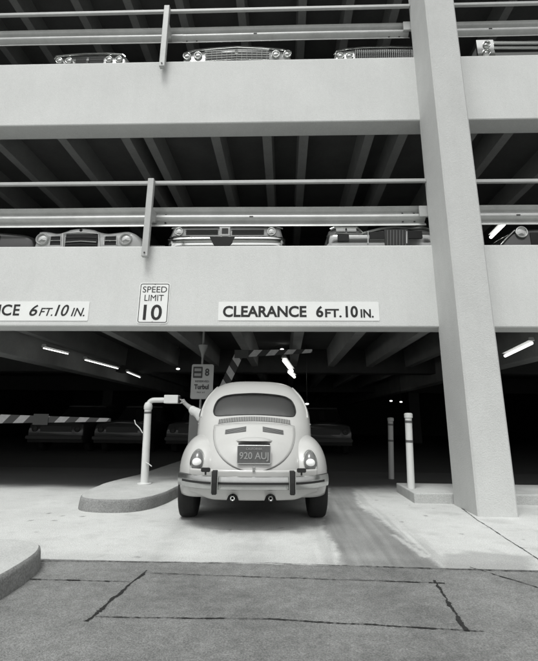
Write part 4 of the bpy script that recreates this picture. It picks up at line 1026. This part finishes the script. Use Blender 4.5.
Y3 = 6.42; P3 = pxp(Y3)
def dB(rect, disc, bar, root):
    for px, py in ((187, 56.5), (198, 55.8), (276, 54.5), (287.5, 54.2)): disc('headlight', *P3(px, py), .060, HL, .022, CH)
    g = prect(rect, P3, 'grille', (205, 51), (269, 66), GR, p0=.004)
    for y in (50.8, 53.2, 55.6, 58, 60.4): bar('grille_bar', [P3(205, y + 1.2), P3(237, y - .6), P3(269, y - .2)], CH, .0075, g)
    for k in range(13): x = 207 + 60 * k / 12; bar('grille_bar', [P3(x, 51), P3(x, 64)], DC, .004, g)
    disc('emblem', *P3(236.5, 52.8), .04, CH, .03)
    bar('hood_lip', [P3(184, 54.5), P3(195, 51.2), P3(215, 49.2), P3(237, 47.6), P3(262, 48.6), P3(283, 50.5), P3(291.5, 53)], CH, .014)
    prect(rect, P3, 'bumper', (178, 72), (296, 84), CH, p0=.12, r=.03)
pr = [P3(181, 61), P3(183, 55), P3(195, 50.8), P3(215, 48.6), P3(237, 47), P3(262, 48.2), P3(283, 50), P3(291, 53.5), P3(293, 59)]
sedan('pale car with four round headlights and badged mesh grille, top level', Y3, SLAB3, pr, M['carpale'], dB, g3, hood=.95)
def dA(rect, disc, bar, root):
    for px, py in ((59.5, 61), (69, 61), (109, 59.6), (119, 59.6)): disc('headlight', *P3(px, py), .052, HL, .02, CH)
    g = prect(rect, P3, 'grille', (74, 57.5), (104, 72), GR, p0=.004)
    for y in (59.5, 62): bar('grille_bar', [P3(74, y), P3(104, y - .5)], M['vent'], .005, g)
    prect(rect, P3, 'emblem', (86.5, 58.5), (89.5, 64), CH, p0=.02)
    bar('hood_lip', [P3(54.5, 60), P3(57, 57.3), P3(70, 56), P3(86, 54.9), P3(108, 54.6), P3(123, 55.4), P3(126, 58)], CH, .015)
pr = [P3(53, 66), P3(55, 58), P3(70, 55.4), P3(86, 54.4), P3(108, 54.2), P3(124, 55.2), P3(127, 57), P3(129, 65)]
sedan('low dark car showing a chrome hood lip, leftmost on the top level', Y3, SLAB3, pr, M['cargrey'], dA, g3, hood=.88)
def dC(rect, disc, bar, root):
    for px in (340.5, 349.5): disc('headlight', *P3(px, 56), .052, HL, .02, CH)
    g = prect(rect, P3, 'grille', (355, 50.5), (412, 66), GR, p0=.004)
    for k in range(30): x = 355.5 + 56 * k / 29; bar('grille_bar', [P3(x, 50.5), P3(x, 64)], DC, .0045, g)
    bar('grille_bar', [P3(355, 53), P3(412, 52)], CH, .006, g)
    bar('hood_lip', [P3(334, 56), P3(337, 52), P3(347, 49.8), P3(363, 48.3), P3(390, 47.6), P3(412, 48), P3(436, 49)], CH, .012)
pr = [P3(332, 62), P3(335, 53), P3(347, 49.4), P3(363, 47.9), P3(390, 47.2), P3(412, 47.6), P3(436, 50), P3(440, 60)]
sedan('pale car with fine upright grille bars against the column, top level', Y3, SLAB3, pr, M['carpale'], dC, g3, hood=.95)
def dD(rect, disc, bar, root):
    prect(rect, P3, 'lamp_panel', (479, 40.5), (492.5, 66), CH, p0=.02)
    for py in (45.5, 53.5): disc('headlight', *P3(486, py), .055, HL, .04, CH)
    g = prect(rect, P3, 'grille', (493, 42), (580, 62), GR, p0=.004)
    for y in (42.5, 44.4, 48, 49.8): bar('grille_bar', [P3(493, y), P3(580, y)], CH, .014, g)
    prect(rect, P3, 'grille_panel', (493, 51.5), (580, 60), M['dullpaint'], p0=.012, parent=g)
pr = [P3(478, 60), P3(478.6, 42), P3(483, 39.8), P3(530, 38.6), P3(575, 38.6), P3(590, 40), P3(593, 58)]
sedan('car with stacked headlights and chrome bars, right of the column, top level', Y3, SLAB3, pr, M['carpale'], dD, g3, hood=1.0)

# dim cars deep on the ground floor
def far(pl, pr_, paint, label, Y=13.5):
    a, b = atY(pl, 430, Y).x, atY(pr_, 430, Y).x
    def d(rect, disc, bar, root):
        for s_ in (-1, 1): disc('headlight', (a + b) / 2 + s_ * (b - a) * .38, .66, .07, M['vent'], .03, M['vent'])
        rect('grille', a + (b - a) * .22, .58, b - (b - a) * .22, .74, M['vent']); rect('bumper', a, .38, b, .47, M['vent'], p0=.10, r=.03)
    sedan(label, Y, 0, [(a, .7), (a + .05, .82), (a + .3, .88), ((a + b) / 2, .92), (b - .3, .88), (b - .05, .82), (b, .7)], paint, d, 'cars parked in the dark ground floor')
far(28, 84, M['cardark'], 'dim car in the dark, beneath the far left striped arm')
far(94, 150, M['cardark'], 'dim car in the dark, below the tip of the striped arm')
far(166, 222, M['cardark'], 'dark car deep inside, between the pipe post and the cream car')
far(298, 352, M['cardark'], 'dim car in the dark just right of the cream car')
